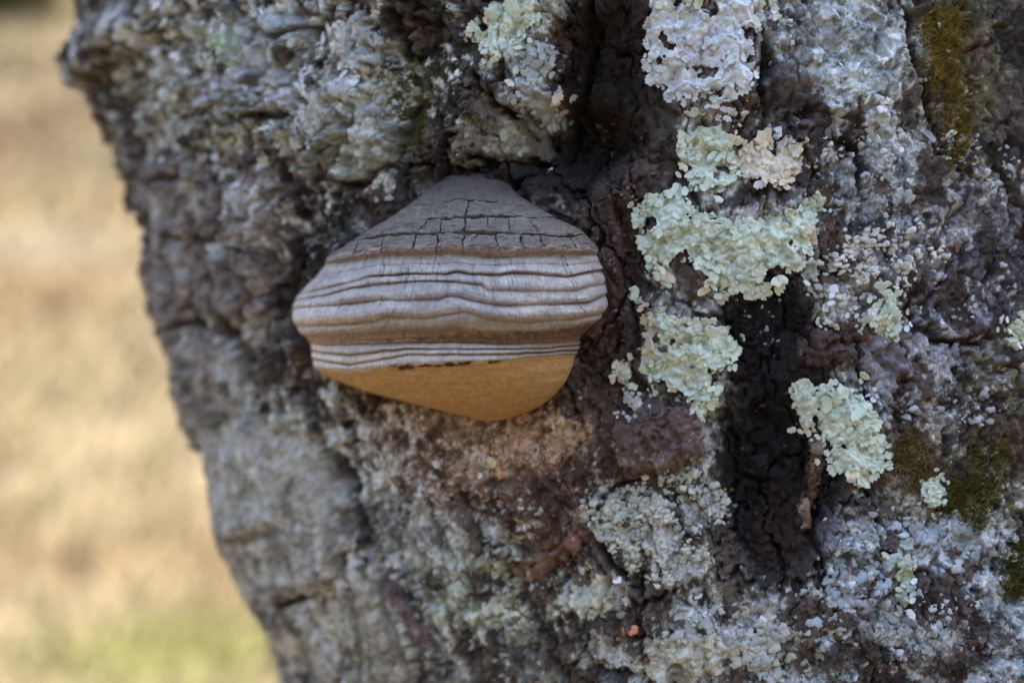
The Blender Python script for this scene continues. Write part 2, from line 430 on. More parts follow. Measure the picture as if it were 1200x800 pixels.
# colours: px, py, rx, ry, rot, photograph colour, strength, raggedness (0 soft .. 1 speckled)
ZONES = [
    # browns
    (700, 120, 78, 180, 8, (62, 48, 45), .95, .35), (560, 110, 60, 110, 0, (84, 76, 68), .8, .4), (500, 90, 35, 130, 0, (80, 74, 56), .8, .5),
    (335, 300, 62, 160, 20, (62, 54, 51), .9, .5), (360, 420, 60, 90, 0, (84, 70, 66), .85, .5), (620, 190, 150, 45, 0, (56, 45, 42), .95, .3),
    (725, 330, 55, 170, 4, (92, 74, 68), .9, .4), (550, 520, 190, 75, 3, (136, 108, 90), .95, .35), (620, 525, 90, 48, 0, (170, 136, 108), .75, .7),
    (470, 500, 90, 50, 10, (128, 92, 78), .7, .6), (640, 620, 75, 95, 25, (112, 84, 74), .9, .5), (690, 580, 50, 70, 20, (104, 80, 70), .8, .5),
    (760, 520, 75, 60, -10, (98, 82, 78), .95, .3), (920, 530, 88, 160, 6, (48, 39, 39), .98, .15), (900, 380, 70, 70, 0, (62, 54, 60), .9, .4),
    (915, 610, 55, 60, 0, (72, 48, 42), .7, .6), (965, 405, 50, 35, 0, (82, 66, 64), .9, .4), (720, 470, 40, 50, 0, (98, 76, 70), .8, .5),
    (700, 725, 110, 40, 0, (100, 84, 78), .85, .4), (560, 770, 150, 60, 0, (118, 112, 100), .8, .6), (1110, 720, 60, 25, 0, (82, 66, 64), .85, .5),
    (1100, 290, 150, 130, 0, (84, 78, 86), .9, .5), (960, 175, 60, 60, 0, (88, 78, 78), .8, .6), (1150, 130, 90, 160, 0, (80, 74, 68), .9, .5),
    # grey plates at the left
    (230, 300, 95, 150, 15, (126, 118, 114), .85, .5), (300, 230, 60, 50, 0, (128, 118, 116), .7, .5), (200, 210, 60, 60, 0, (122, 112, 110), .7, .5),
    (300, 600, 110, 180, -18, (158, 152, 142), .9, .5), (300, 430, 70, 70, 0, (146, 138, 132), .8, .5), (355, 720, 70, 110, -15, (160, 152, 140), .9, .5),
    (440, 730, 40, 100, -20, (158, 152, 136), .85, .5), (348, 540, 14, 60, -15, (176, 174, 156), .9, .4), (470, 700, 16, 70, -28, (104, 84, 84), .95, .3),
    (255, 85, 190, 120, 12, (150, 152, 146), .9, .75), (290, 70, 70, 60, 0, (150, 156, 162), .85, .4), (410, 120, 75, 85, -20, (162, 164, 156), .9, .65),
    (415, 60, 40, 40, 0, (168, 172, 168), .9, .5), (430, 170, 55, 45, -20, (172, 174, 164), .85, .7), (345, 20, 70, 30, 0, (160, 168, 172), .85, .6),
    (95, 80, 45, 60, 0, (112, 120, 120), .85, .6), (205, 90, 50, 80, 10, (160, 158, 148), .8, .7), (270, 170, 40, 50, 0, (156, 158, 148), .8, .7),
    (330, 90, 50, 40, 20, (140, 144, 150), .8, .4),
    (250, 80, 190, 115, 12, (176, 182, 170), .6, .95), (405, 130, 90, 95, 0, (186, 190, 178), .6, .9), (310, 600, 100, 165, -18, (182, 180, 166), .6, 1.), (305, 650, 60, 90, 0, (98, 90, 84), .5, 1.),
    (230, 310, 80, 130, 15, (150, 146, 140), .5, 1.),
    # speckled greys below
    (510, 640, 90, 60, 10, (150, 152, 148), .85, .95), (540, 710, 70, 60, 0, (150, 150, 140), .8, .95), (450, 610, 50, 40, 0, (134, 128, 120), .7, .8),
    (770, 620, 110, 80, 0, (150, 148, 140), .85, .95), (690, 700, 50, 28, 10, (190, 188, 172), .9, .6), (800, 770, 90, 45, -8, (182, 178, 160), .9, .6),
    (880, 720, 90, 40, 0, (152, 150, 148), .8, .8), (560, 620, 60, 30, 0, (150, 150, 146), .7, .9),
    # blue greys at the right
    (1000, 60, 110, 90, 0, (150, 158, 160), .92, .45), (1080, 130, 50, 70, 0, (146, 148, 152), .8, .8), (1040, 210, 90, 60, 0, (140, 146, 148), .8, .9),
    (985, 320, 60, 40, 20, (150, 146, 144), .85, .5), (1080, 430, 60, 70, 0, (138, 136, 142), .8, .8), (1150, 470, 60, 60, 0, (104, 102, 98), .8, .8),
    (1040, 640, 100, 80, 0, (146, 151, 157), .88, .7), (1120, 640, 100, 60, -20, (148, 154, 160), .85, .75), (1000, 740, 130, 60, -10, (148, 151, 155), .82, .9),
    (1170, 740, 90, 70, 0, (142, 150, 155), .88, .6), (920, 780, 90, 40, 0, (150, 152, 150), .85, .9), (1090, 700, 60, 22, 0, (80, 66, 64), .85, .7), (990, 770, 50, 18, -10, (84, 72, 70), .8, .8), (1040, 600, 50, 14, 10, (92, 84, 84), .7, .8), (1120, 770, 50, 18, 0, (86, 74, 74), .75, .8), (1150, 250, 60, 50, 0, (130, 126, 134), .5, 1.),
    (1080, 330, 80, 60, 0, (122, 118, 126), .5, 1.), (860, 130, 50, 40, 0, (110, 106, 104), .7, .5), (800, 360, 70, 50, 0, (130, 128, 126), .7, .8),
    (600, 110, 45, 50, 20, (140, 142, 142), .85, .5), (640, 130, 30, 30, 0, (150, 148, 140), .8, .6), (590, 165, 30, 25, 30, (128, 124, 100), .8, .4),
    (545, 160, 14, 22, 0, (180, 180, 170), .9, .4), (930, 110, 30, 30, 0, (86, 82, 86), .9, .3),
    # the dark wet hollow and the red brown bark again, over the greys
    (915, 555, 84, 135, 6, (42, 34, 34), .96, .4), (900, 395, 64, 80, 0, (48, 41, 45), .92, .45), (920, 620, 40, 50, 0, (84, 56, 46), .6, .9), (722, 330, 40, 150, 4, (92, 72, 66), .8, .5), (630, 600, 60, 60, 20, (110, 84, 74), .75, .6),
    (690, 90, 45, 130, 6, (60, 46, 43), .85, .4), (345, 400, 40, 100, 10, (76, 64, 60), .75, .6),
    # rust and tan touches
    (735, 240, 16, 40, 20, (104, 68, 56), .5, .8), (660, 640, 40, 16, -30, (138, 92, 66), .8, .5), (735, 740, 14, 6, 0, (176, 106, 66), .9, .4),
    (530, 195, 10, 6, 0, (118, 74, 56), .6, .6), (282, 632, 10, 8, 0, (150, 96, 70), .9, .3), (960, 540, 10, 80, 12, (150, 108, 78), .55, .7),
    # green film
    (480, 110, 26, 80, 0, (106, 98, 56), .6, .7), (1075, 560, 60, 60, 0, (112, 98, 66), .75, .7), (1180, 520, 50, 110, 0, (108, 98, 68), .7, .8),
    (1120, 80, 60, 100, 0, (104, 96, 56), .7, .8), (560, 690, 100, 60, 0, (140, 140, 90), .35, 1.), (370, 190, 60, 40, 0, (116, 112, 84), .5, .8),
]
G_BARK = 1.5


def bark_colour(s, t):
    n1 = fbm(s / 0.014, t / 0.016, 71, 4, 0.6)
    n2 = fbm(s / 0.0045, t / 0.005, 72, 4, 0.65)
    n3 = fbm(s / 0.05, t / 0.07, 73, 3)
    c = np.empty(s.shape + (3,))
    c[:] = lin((88, 80, 76))
    m = sstep(-0.1, 0.35, n3 + 0.6 * n1)[..., None]
    c = c * (1 - m) + m * lin((136, 134, 130))
    for i, (px, py, rx, ry, rot, rgb, st, rg) in enumerate(ZONES):
        w = near(s, t, px, py, rx, ry)
        if not w.any():
            continue
        k = ell(s[w], t[w], px, py, rx, ry, rot) * 1.1 + (0.15 + 0.35 * rg) * n1[w] + 0.6 * rg * n2[w]
        wd = 0.42 - 0.22 * rg
        m = (sstep(-0.02, wd, k) * st)[..., None]
        c[w] = c[w] * (1 - m) + m * lin(rgb)
    # pale crust blotches with sharp edges, and gaps of bare bark between them
    bl = fbm((s + .002 * n2) / 0.015, (t + .002 * n1) / 0.020, 74, 5, 0.6)
    lef = np.clip(0.25 + 0.9 * np.clip(ell(s, t, 240, 60, 330, 330), 0, 1) + 0.6 * np.clip(ell(s, t, 320, 650, 190, 260, -15), 0, 1) + 0.25 * np.clip(ell(s, t, 1080, 620, 260, 300), 0, 1), 0, 1)
    lum = c.mean(-1)
    okz = sstep(0.07, 0.16, lum)
    d = (sstep(0.08, 0.2, bl) * .75 * lef * okz)[..., None]
    c = c * (1 - d) + d * (c * .45 + .62 * lin((196, 198, 190)))
    d = (sstep(0.12, 0.26, -bl) * .8 * lef)[..., None]
    c = c * (1 - d) + d * lin((74, 66, 62))
    # dark specks of bare bark and pale crusty specks everywhere
    d = (sstep(0.30, 0.6, -n2 - 0.25 * n1) * 0.5)[..., None]
    c = c * (1 - d) + d * lin((72, 62, 58))
    d = (sstep(0.42, 0.7, n2 + 0.3 * perlin(s / 0.03, t / 0.03, 77)) * 0.55 * sstep(.06, .14, lum))[..., None]
    c = c * (1 - d) + d * lin((186, 186, 180))
    c = c * (1 + 0.16 * n1)[..., None]
    # ragged areas of bare dark bark between the crusts, at several sizes
    b2 = fbm((s + .003 * n2) / 0.024, (t + .003 * n1) / 0.034, 78, 6, 0.64)
    keep_ = 1 - .6 * np.clip(sstep(0, .35, ell(s, t, 320, 640, 130, 210, -16)) + sstep(0, .3, ell(s, t, 1000, 50, 110, 90)) + 1.15 * sstep(0, .3, ell(s, t, 270, 80, 190, 110)) + 1.4 * sstep(0, .3, ell(s, t, 550, 525, 180, 70)) + .5 * sstep(0, .3, ell(s, t, 240, 330, 110, 150)), 0, 1.6)
    d = (sstep(0.06, 0.20, b2) * .85 * keep_ * sstep(.05, .10, c.mean(-1)))[..., None]
    c = c * (1 - d) + d * (lin((92, 75, 67)) * (1 + .35 * n1 + .25 * n2)[..., None])
    # dark brown along each crack path, ragged and fading at its ends
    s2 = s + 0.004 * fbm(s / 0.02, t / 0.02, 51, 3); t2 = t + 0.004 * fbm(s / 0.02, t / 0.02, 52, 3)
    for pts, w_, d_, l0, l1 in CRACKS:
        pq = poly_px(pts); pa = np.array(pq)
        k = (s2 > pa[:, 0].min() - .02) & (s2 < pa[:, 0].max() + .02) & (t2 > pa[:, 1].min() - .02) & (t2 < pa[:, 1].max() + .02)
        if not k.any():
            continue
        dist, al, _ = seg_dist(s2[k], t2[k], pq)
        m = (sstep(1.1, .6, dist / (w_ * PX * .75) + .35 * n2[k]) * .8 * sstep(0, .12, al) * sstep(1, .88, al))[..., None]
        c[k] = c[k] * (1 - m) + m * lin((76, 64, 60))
    # a wider span between bare bark and pale crust
    y = c.mean(-1, keepdims=True)
    c = c * (y / 0.2) ** 0.62
    return np.clip(c * G_BARK, 0.006, 0.75)


def axis_samples(lo, hi, parts):
    """parts: (from, to, step); beyond them the step grows up to 30 mm"""
    out = []
    for a, b, st in parts:
        out.append(np.arange(a, b, st))
    mid = np.concatenate(out)
    st = parts[-1][2]; x = mid[-1]; up = []
    while x < hi:
        st = min(st * 1.18, 0.03); x += st; up.append(min(x, hi))
    st = parts[0][2]; x = mid[0]; dn = []
    while x > lo:
        st = min(st * 1.18, 0.03); x -= st; dn.append(max(x, lo))
    return np.concatenate([np.array(dn[::-1]), mid, np.array(up)])


STEP = 0.00076
sL, _ = P(300, 400)
S_AX = axis_samples(-math.pi * RT, math.pi * RT, [(-0.56, float(sL), 0.0010), (float(sL), 0.155, STEP)])
T_AX = axis_samples(-1.32, 5.2, [(-0.245, 0.235, STEP)])
SS, TT = np.meshgrid(S_AX, T_AX)
HH = height(SS, TT)
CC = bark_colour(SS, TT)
TREE_BASE = W(A0 + AX * (-1.20))


def bil(A, s, t):
    fi = np.interp(s, S_AX, np.arange(len(S_AX))); fj = np.interp(t, T_AX, np.arange(len(T_AX)))
    i = np.clip(fi.astype(int), 0, len(S_AX) - 2); j = np.clip(fj.astype(int), 0, len(T_AX) - 2)
    u = fi - i; v = fj - j
    if A.ndim == 3:
        u = u[..., None]; v = v[..., None]
    return (A[j, i] * (1 - u) + A[j, i + 1] * u) * (1 - v) + (A[j + 1, i] * (1 - u) + A[j + 1, i + 1] * u) * v


def box_blur(A, n):
    for ax in (0, 1):
        c = np.cumsum(np.pad(A, [(n + 1, n) if k == ax else (0, 0) for k in (0, 1)], mode='edge'), axis=ax)
        A = (np.take(c, np.arange(2 * n + 1, c.shape[ax]), ax) - np.take(c, np.arange(0, c.shape[ax] - 2 * n - 1), ax)) / (2 * n + 1)
    return A


HB = box_blur(HH, 4)
HL = box_blur(box_blur(HH, 14), 10)


def surf(s, t, off=0.0, smooth=False):
    s = np.asarray(s, float); t = np.asarray(t, float)
    return cyl(s, t, bil(HB if smooth else HH, s, t) + off)


def frame(s, t, e=0.003):
    """position and unit tangents/normal of the (smoothed) bark"""
    s = np.asarray(s, float); t = np.asarray(t, float)
    ds = surf(s + e, t, smooth=True) - surf(s - e, t, smooth=True)
    dt = surf(s, t + e, smooth=True) - surf(s, t - e, smooth=True)
    ds /= np.linalg.norm(ds, axis=-1, keepdims=True)
    n = np.cross(ds, dt); n /= np.linalg.norm(n, axis=-1, keepdims=True)
    tt = np.cross(n, ds)
    return surf(s, t), ds, tt, n


def grid_faces(nr, nc):
    i = np.arange(nr - 1)[:, None] * nc + np.arange(nc - 1)[None, :]
    return np.stack([i, i + 1, i + nc + 1, i + nc], -1).reshape(-1, 4)


# ------------------------------------------------------------------ ground
def ground_z(x, y):
    r = np.maximum(y - 1.0, 0)
    hill = 0.24 * np.maximum(0, r - 1.5) ** 1.0 * sstep(0, 8, r)
    top = 30.0
    hill = top * (1 - np.exp(-hill / top))
    return hill + 0.03 * fbm(x / 1.7, y / 1.7, 81, 3)


gx = np.concatenate([-np.geomspace(400, 12, 25), np.linspace(-11.5, 11.5, 160), np.geomspace(12, 400, 25)])
gy = np.concatenate([-np.geomspace(300, 6, 22), np.linspace(-5.5, 34, 260), np.geomspace(35, 900, 30)])
GX, GY = np.meshgrid(gx, gy)
GZ = ground_z(GX, GY)


def at_ground(px, py):
    d = ROT @ np.array([(px - 600) * K, 1, (400 - py) * K]); o = W(CAMP)
    lam = np.geomspace(0.5, 200, 4000)
    p = o + lam[:, None] * d
    k = np.argmax(p[:, 2] < ground_z(p[:, 0], p[:, 1]))
    return p[k]


def ground_colour(x, y):
    n = fbm(x / 0.9, y / 1.3, 91, 3); n2 = fbm(x / 0.3, y / 0.4, 92, 3)
    c = np.empty(x.shape + (3,)); c[:] = lin((205, 180, 128))
    m = sstep(0.0, 0.5, n + 0.4 * n2)[..., None] * 0.5; c = c * (1 - m) + m * lin((222, 200, 152))
    m = sstep(0.05, 0.6, -n + 0.4 * n2)[..., None] * 0.35; c = c * (1 - m) + m * lin((182, 146, 100))
    for px, py, rx, ry, rgb, st in GPATCH:
        p = at_ground(px, py)
        rxm = abs(at_ground(px + rx, py)[0] - p[0]); rym = max(abs(at_ground(px, py - ry)[1] - p[1]), 0.2)
        e = 1 - np.sqrt(((x - p[0]) / rxm) ** 2 + ((y - p[1]) / rym) ** 2)
        m = (sstep(-0.2, 0.5, e + 0.3 * n2) * st)[..., None]
        c = c * (1 - m) + m * lin(rgb)
    c = c * .84 + .16 * c.mean(-1, keepdims=True)
    c = c * .85 + .15 * lin((208, 184, 138))
    # brown leaf litter added round the foot of the tree to cut bounced light
    added_litter = (sstep(2.6, 1.2, np.hypot(x - .4, (y + .6) * .8) + .5 * n2))[..., None]
    c = c * (1 - added_litter) + added_litter * lin((112, 92, 70))
    return np.clip(c * 0.38, 0.01, 0.8)


GPATCH = [(200, 760, 170, 50, (184, 184, 92), .95), (80, 660, 120, 30, (190, 152, 100), .7), (260, 650, 80, 25, (196, 160, 108), .6),
          (150, 560, 160, 35, (226, 202, 150), .7), (110, 440, 120, 18, (176, 160, 104), .6), (60, 350, 120, 25, (206, 168, 118), .6),
          (60, 285, 110, 20, (212, 196, 160), .7), (40, 150, 90, 40, (160, 128, 96), .85), (100, 200, 60, 30, (170, 150, 104), .7),
          (30, 80, 80, 15, (140, 112, 88), .8)]
GC = ground_colour(GX, GY)
link('ground', new_mesh('ground', np.stack([GX, GY, GZ], -1).reshape(-1, 3), grid_faces(len(gy), len(gx)), GC.reshape(-1, 3), M_GROUND), kind='structure')

# dry grass on it
NB = 26000
by = 1.2 + 22 * RNG.random(NB) ** 1.6
bx = -by * 0.36 - 0.3 + RNG.random(NB) * (by * 0.36 + 1.2)
k = (bx < 0.6)
bx, by = bx[k], by[k]; NB = len(bx)
bh = (0.03 + 0.07 * RNG.random(NB)) * (1 + by * 0.02)
az = RNG.random(NB) * 2 * np.pi
wv = np.stack([np.cos(az), np.sin(az), 0 * az], -1) * (0.0025 + 0.0012 * by)[:, None]
ln = np.stack([np.cos(az * 3.1), np.sin(az * 3.1), 0 * az], -1) * (bh * (0.3 + 0.9 * RNG.random(NB)))[:, None]
b0 = np.stack([bx, by, ground_z(bx, by) - 0.005], -1)
upv = np.stack([0 * bh, 0 * bh, bh], -1)
GV = np.stack([b0 - wv, b0 + wv, b0 + upv * 0.6 + ln * 0.4 + wv * .7, b0 + upv * 0.6 + ln * 0.4 - wv * .7, b0 + upv + ln], 1)
ti = np.arange(NB)[:, None] * 5
GF = np.concatenate([ti + [0, 1, 2], ti + [0, 2, 3], ti + [3, 2, 4]])
gc = ground_colour(bx, by) * (0.9 + 0.25 * RNG.random(NB))[:, None] * np.where(RNG.random(NB)[:, None] < 0.12, np.array([[.7, .85, .5]]), np.ones((1, 3)))
link('grass', new_mesh('grass', GV.reshape(-1, 3), GF, np.repeat(gc, 5, 0), M_GRASS, False), label='short dry grass covering the sunlit meadow behind the trunk', cat='grass', kind='stuff')

# dark shrub on the slope
sp0 = at_ground(-12, 22)
sh = link('shrub', None, loc=tuple(sp0), label='dark olive shrub far up the slope beside the trunk', cat='shrub')
NL = 5000
u = RNG.normal(size=(NL, 3)); u /= np.linalg.norm(u, axis=1, keepdims=True)
rad = (0.35 + 0.65 * RNG.random(NL) ** .5) * (1 + 0.35 * np.sin(3 * u[:, 0] * 2 + 5 * u[:, 2]))
dsc = np.linalg.norm(sp0 - W(CAMP))
cen = u * rad[:, None] * np.array([1.1, .9, .8]) * dsc * 0.034 + np.array([0, 0, dsc * 0.028])
a1 = RNG.normal(size=(NL, 3)) * dsc * 0.0022; a2 = RNG.normal(size=(NL, 3)) * dsc * 0.0022
LV = np.stack([cen - a1, cen + a2, cen + a1, cen - a2], 1).reshape(-1, 3)
lc = lin((100, 100, 46)) * (0.5 + 0.7 * RNG.random((NL, 1)))
link('crown', new_mesh('crown', LV, np.arange(NL * 4).reshape(-1, 4), np.repeat(lc, 4, 0), M_LEAF, False), sh)
for q in range(4):
    th = q * 1.6
    a = np.linspace(0, 2 * np.pi, 7)[:-1]
    ring = []
    for zz, r in ((0, .06), (.5, .045), (1.1, .02)):
        ring.append(np.stack([np.cos(a) * r + zz * .35 * math.cos(th), np.sin(a) * r + zz * .35 * math.sin(th), a * 0 + zz], -1))
    V = np.concatenate(ring)
    F = [[r * 6 + i, r * 6 + (i + 1) % 6, r * 6 + 6 + (i + 1) % 6, r * 6 + 6 + i] for r in range(2) for i in range(6)]
    link('stem', new_mesh('stem', V, F, np.tile(lin((90, 76, 60)), (len(V), 1)), M_LEAF), sh)

# wood added out of view round the meadow, to block low sky light
NW = 9000
wa = math.radians(48) + RNG.random(NW) * math.radians(264)          # azimuth from +y, clockwise
wr = 15 + 5 * RNG.random(NW) + 2.0 * np.sin(wa * 7)
wx, wy = wr * np.sin(wa), wr * np.cos(wa)
wh = (8.5 + 2.0 * np.sin(wa * 11) + 1.5 * np.sin(wa * 23 + 1)) * RNG.random(NW) ** .8
wc = np.stack([wx, wy, ground_z(wx, wy) + wh], -1)
a1 = RNG.normal(size=(NW, 3)) * .26; a2 = RNG.normal(size=(NW, 3)) * .26
link('light_blocking_wood', new_mesh('light_blocking_wood', np.stack([wc - a1, wc + a2, wc + a1, wc - a2], 1).reshape(-1, 3), np.arange(NW * 4).reshape(-1, 4), np.repeat(lin((84, 96, 50)) * (.5 + .7 * RNG.random((NW, 1))), 4, 0), M_LEAF, False), label='added dark green wood out of view, blocking low sky light', cat='wood', kind='stuff')

# ------------------------------------------------------------------ the tree
tree = link('tree', None, loc=tuple(TREE_BASE), label='rough leaning tree trunk, grey lichened bark with dark brown bare patches', cat='tree')
V = W(cyl(SS, TT, HH).reshape(-1, 3)) - TREE_BASE
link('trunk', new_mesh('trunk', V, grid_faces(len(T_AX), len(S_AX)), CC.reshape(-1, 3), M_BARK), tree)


def slab(name, pts_px, thick, parent, mat, colour, step=0.0009, rag=0.0022, seed=0, origin=TREE_BASE, tilt=(0, 0), bumpy=0.0006, edge=0.003, fray=0.006, folds=0.0, mixh=0.9, over=0.0, hole=.3):
    """an irregular plate lying on the bark, with its own thickness and a broken edge"""
    pol = poly_px(pts_px)
    a = np.array(pol)
    s = np.arange(a[:, 0].min() - 3 * rag, a[:, 0].max() + 3 * rag, step); t = np.arange(a[:, 1].min() - 3 * rag, a[:, 1].max() + 3 * rag, step)
    S, T = np.meshgrid(s, t)
    d, _, _ = seg_dist(S, T, pol, True)
    ins = np.zeros(S.shape, bool)
    for i in range(len(pol)):
        (x0, y0), (x1, y1) = pol[i], pol[(i + 1) % len(pol)]
        if y0 == y1:
            continue
        ins ^= ((y0 > T) != (y1 > T)) & (S < (x1 - x0) * (T - y0) / (y1 - y0) + x0)
    sdv = np.where(ins, d, -d) + rag * 1.6 * fbm(S / fray, T / fray, seed + 100, 4, 0.6)
    if folds:
        sdv = sdv - .0012 - .022 * np.clip(fbm(S / .012, T / .012, seed + 9, 3) - hole, 0, 1)
    cell = (sdv[:-1, :-1] + sdv[1:, :-1] + sdv[:-1, 1:] + sdv[1:, 1:]) > 0
    cs, ct = a[:, 0].mean(), a[:, 1].mean()
    ext = max(np.ptp(a[:, 0]), np.ptp(a[:, 1]))
    h = mixh * bil(HH, S, T) + (1 - mixh) * bil(HB, S, T) + thick * (0.45 + 0.55 * sstep(0, edge, sdv)) + bumpy * fbm(S / 0.005, T / 0.006, seed + 120, 4, 0.6)
    if over:      # a stiff plate that bridges the cracks and overhangs them
        hb = bil(HL, S, T)
        h = hb + np.clip(bil(HH, S, T) - hb, -.0016, .0022) * .8 + over + thick * (0.3 + 0.7 * sstep(0, edge, sdv)) + bumpy * fbm(S / 0.005, T / 0.006, seed + 120, 5, 0.65)
        h = h - .0016 * sstep(.09, .02, np.abs(perlin(S / .011, T / .03, seed + 150)))
    h = h + thick * 0.5 * fbm(S / 0.02, T / 0.025, seed + 140, 2)
    h = h + (tilt[0] * (S - cs) + tilt[1] * (T - ct)) / ext * 2 * thick
    if folds:
        wS = S + .0012 * fbm(S / .006, T / .006, seed + 1, 3); wT = T + .0012 * fbm(S / .006, T / .006, seed + 2, 3)
        f1, f2, cid, _, _ = worley(wS / 0.0042, wT / 0.0042, seed + 3)
        h = h + folds * (0.9 * np.clip(1 - f1 * f1 * 1.4, 0, 1) * sstep(0, .25, f2 - f1) + 0.7 * cid)
        f1, f2, cid, _, _ = worley(wS / 0.0019, wT / 0.0019, seed + 4)
        h = h + folds * 0.45 * (np.clip(1 - f1 * f1, 0, 1) + .5 * cid)
        h = h - folds * 2.0 * sstep(.22, .45, fbm(S / .008, T / .008, seed + 5, 3))
    hl = bil(HH, S, T) - 0.004
    nr, nc = S.shape
    q = grid_faces(nr, nc)[cell.ravel()]
    if over:
        hl = h - over - .006
    top = cyl(S, T, np.maximum(h, hl + 0.0045)).reshape(-1, 3)
    low = cyl(S, T, hl).reshape(-1, 3)
    E = np.concatenate([q[:, [0, 1]], q[:, [1, 2]], q[:, [2, 3]], q[:, [3, 0]]])
    key = E[:, 0].astype(np.int64) * (nr * nc) + E[:, 1]; rev = E[:, 1].astype(np.int64) * (nr * nc) + E[:, 0]
    B = E[~np.isin(key, rev)]
    used = np.unique(q); mp = -np.ones(nr * nc, int); mp[used] = np.arange(len(used))
    bu = np.unique(B); m1 = -np.ones(nr * nc, int); m1[bu] = np.arange(len(bu))
    n0, n1 = len(used), len(bu)
    Vv = np.concatenate([top[used], top[bu], low[bu]])
    Fs = np.stack([n0 + m1[B[:, 1]], n0 + m1[B[:, 0]], n0 + n1 + m1[B[:, 0]], n0 + n1 + m1[B[:, 1]]], -1)
    Ff = np.concatenate([mp[q], Fs])
    col = colour(S.ravel(), T.ravel())
    me = new_mesh(name, W(Vv) - origin, Ff, np.concatenate([col[used], col[bu], col[bu]]), mat)
    return link(name, me, parent)


def tint(f, rgb, k):
    return lambda s, t: f(s, t) * (1 - k) + k * lin(rgb, G_BARK) * (1 + 0.35 * fbm(s / 0.008, t / 0.01, 5, 3))[:, None]


PLATES = [  # outline, thickness mm, colour, share, tilt
    ([(262, 545), (292, 496), (330, 484), (350, 486), (372, 540), (404, 600), (418, 640), (398, 676), (350, 690), (318, 716), (290, 690), (268, 640)], 5.0, (156, 150, 140), .55, (.5, 0)),
    ([(330, 482), (348, 484), (362, 530), (352, 560), (338, 540)], 4.5, (182, 180, 160), .7, (.3, .4)),
    ([(410, 665), (436, 654), (462, 700), (486, 752), (492, 806), (424, 806), (414, 730)], 4.0, (164, 156, 140), .5, (.3, 0)),
    ([(424, 650), (446, 668), (492, 730), (520, 760), (512, 770), (486, 752), (452, 706)], 3.0, (108, 86, 86), .9, (0, 0)),
    ([(535, 150), (560, 110), (592, 128), (622, 158), (632, 184), (600, 190), (560, 188), (538, 192)], 5.0, (120, 112, 96), .55, (0, -.5)),
    ([(365, 118), (392, 92), (430, 100), (462, 130), (478, 160), (456, 190), (420, 206), (392, 210), (376, 170)], 5.0, (164, 166, 156), .45, (0, -.4)),
    ([(398, 30), (424, 18), (450, 40), (446, 76), (420, 82), (400, 60)], 3.0, (172, 176, 172), .7, (0, 0)),
    ([(250, 88), (300, 76), (350, 92), (366, 120), (330, 136), (280, 130), (252, 116)], 4.0, (146, 148, 152), .55, (0, -.3)),
    ([(262, 30), (310, 14), (366, 22), (384, 40), (340, 54), (290, 62)], 3.5, (156, 164, 170), .6, (0, -.3)),
    ([(165, 190), (215, 178), (250, 200), (262, 250), (232, 276), (190, 262), (166, 232)], 4.0, (126, 116, 114), .6, (0, -.3)),
    ([(262, 215), (312, 196), (334, 220), (326, 268), (288, 286), (262, 262)], 4.0, (136, 126, 124), .6, (.3, -.2)),
    ([(180, 290), (234, 282), (252, 320), (236, 372), (206, 372), (186, 340)], 3.5, (128, 116, 114), .6, (.2, 0)),
    ([(256, 300), (300, 292), (318, 330), (306, 372), (280, 392), (262, 350)], 4.0, (120, 110, 108), .6, (.3, 0)),
    ([(206, 392), (262, 384), (290, 430), (286, 482), (240, 500), (214, 450)], 3.5, (148, 142, 136), .6, (.2, 0)),
    ([(720, 506), (748, 484), (800, 474), (826, 492), (820, 528), (790, 552), (752, 564), (726, 548)], 5.0, (100, 82, 78), .85, (0, 0)),
    ([(940, 392), (972, 384), (1000, 398), (996, 424), (960, 430), (938, 416)], 3.0, (84, 68, 66), .85, (0, 0)),
    ([(1010, 392), (1046, 384), (1060, 430), (1052, 474), (1030, 470), (1014, 440)], 3.0, (146, 142, 150), .6, (0, 0)),
    ([(956, 600), (972, 590), (982, 628), (970, 660), (956, 640)], 3.0, (92, 84, 92), .8, (0, 0)),
    ([(900, 80), (930, 72), (944, 110), (928, 140), (900, 128)], 3.0, (92, 88, 92), .8, (0, -.3)),
    ([(668, 690), (690, 676), (716, 684), (712, 712), (688, 722), (670, 708)], 2.5, (192, 190, 172), .8, (0, -.3)),
    ([(756, 752), (800, 738), (836, 744), (862, 732), (852, 770), (810, 806), (762, 806)], 2.5, (186, 182, 164), .7, (0, -.2)),
    ([(590, 668), (640, 640), (690, 622), (696, 636), (650, 664), (606, 690)], 2.5, (132, 96, 76), .7, (0, 0)),
    ([(404, 690), (416, 676), (428, 720), (424, 760), (408, 740)], 2.5, (164, 158, 140), .6, (0, 0)),
    ([(120, 150), (150, 140), (164, 175), (150, 206), (128, 190)], 3.0, (128, 124, 120), .6, (0, 0)),
    ([(56, 46), (86, 26), (104, 50), (106, 90), (86, 104), (66, 80)], 7.0, (104, 112, 112), .6, (0, -.4)),
]
for i, (pts, mm, rgb, kk, tl) in enumerate(PLATES):
    slab('bark_plate', pts, mm * 0.00085, tree, M_BARK, tint(bark_colour, rgb, kk * .8), step=.0008, rag=.0032, fray=.008, seed=i * 7, tilt=tl, bumpy=.0011, edge=.002, over=.0025 if i in (0, 1, 2, 4) else 0.0)

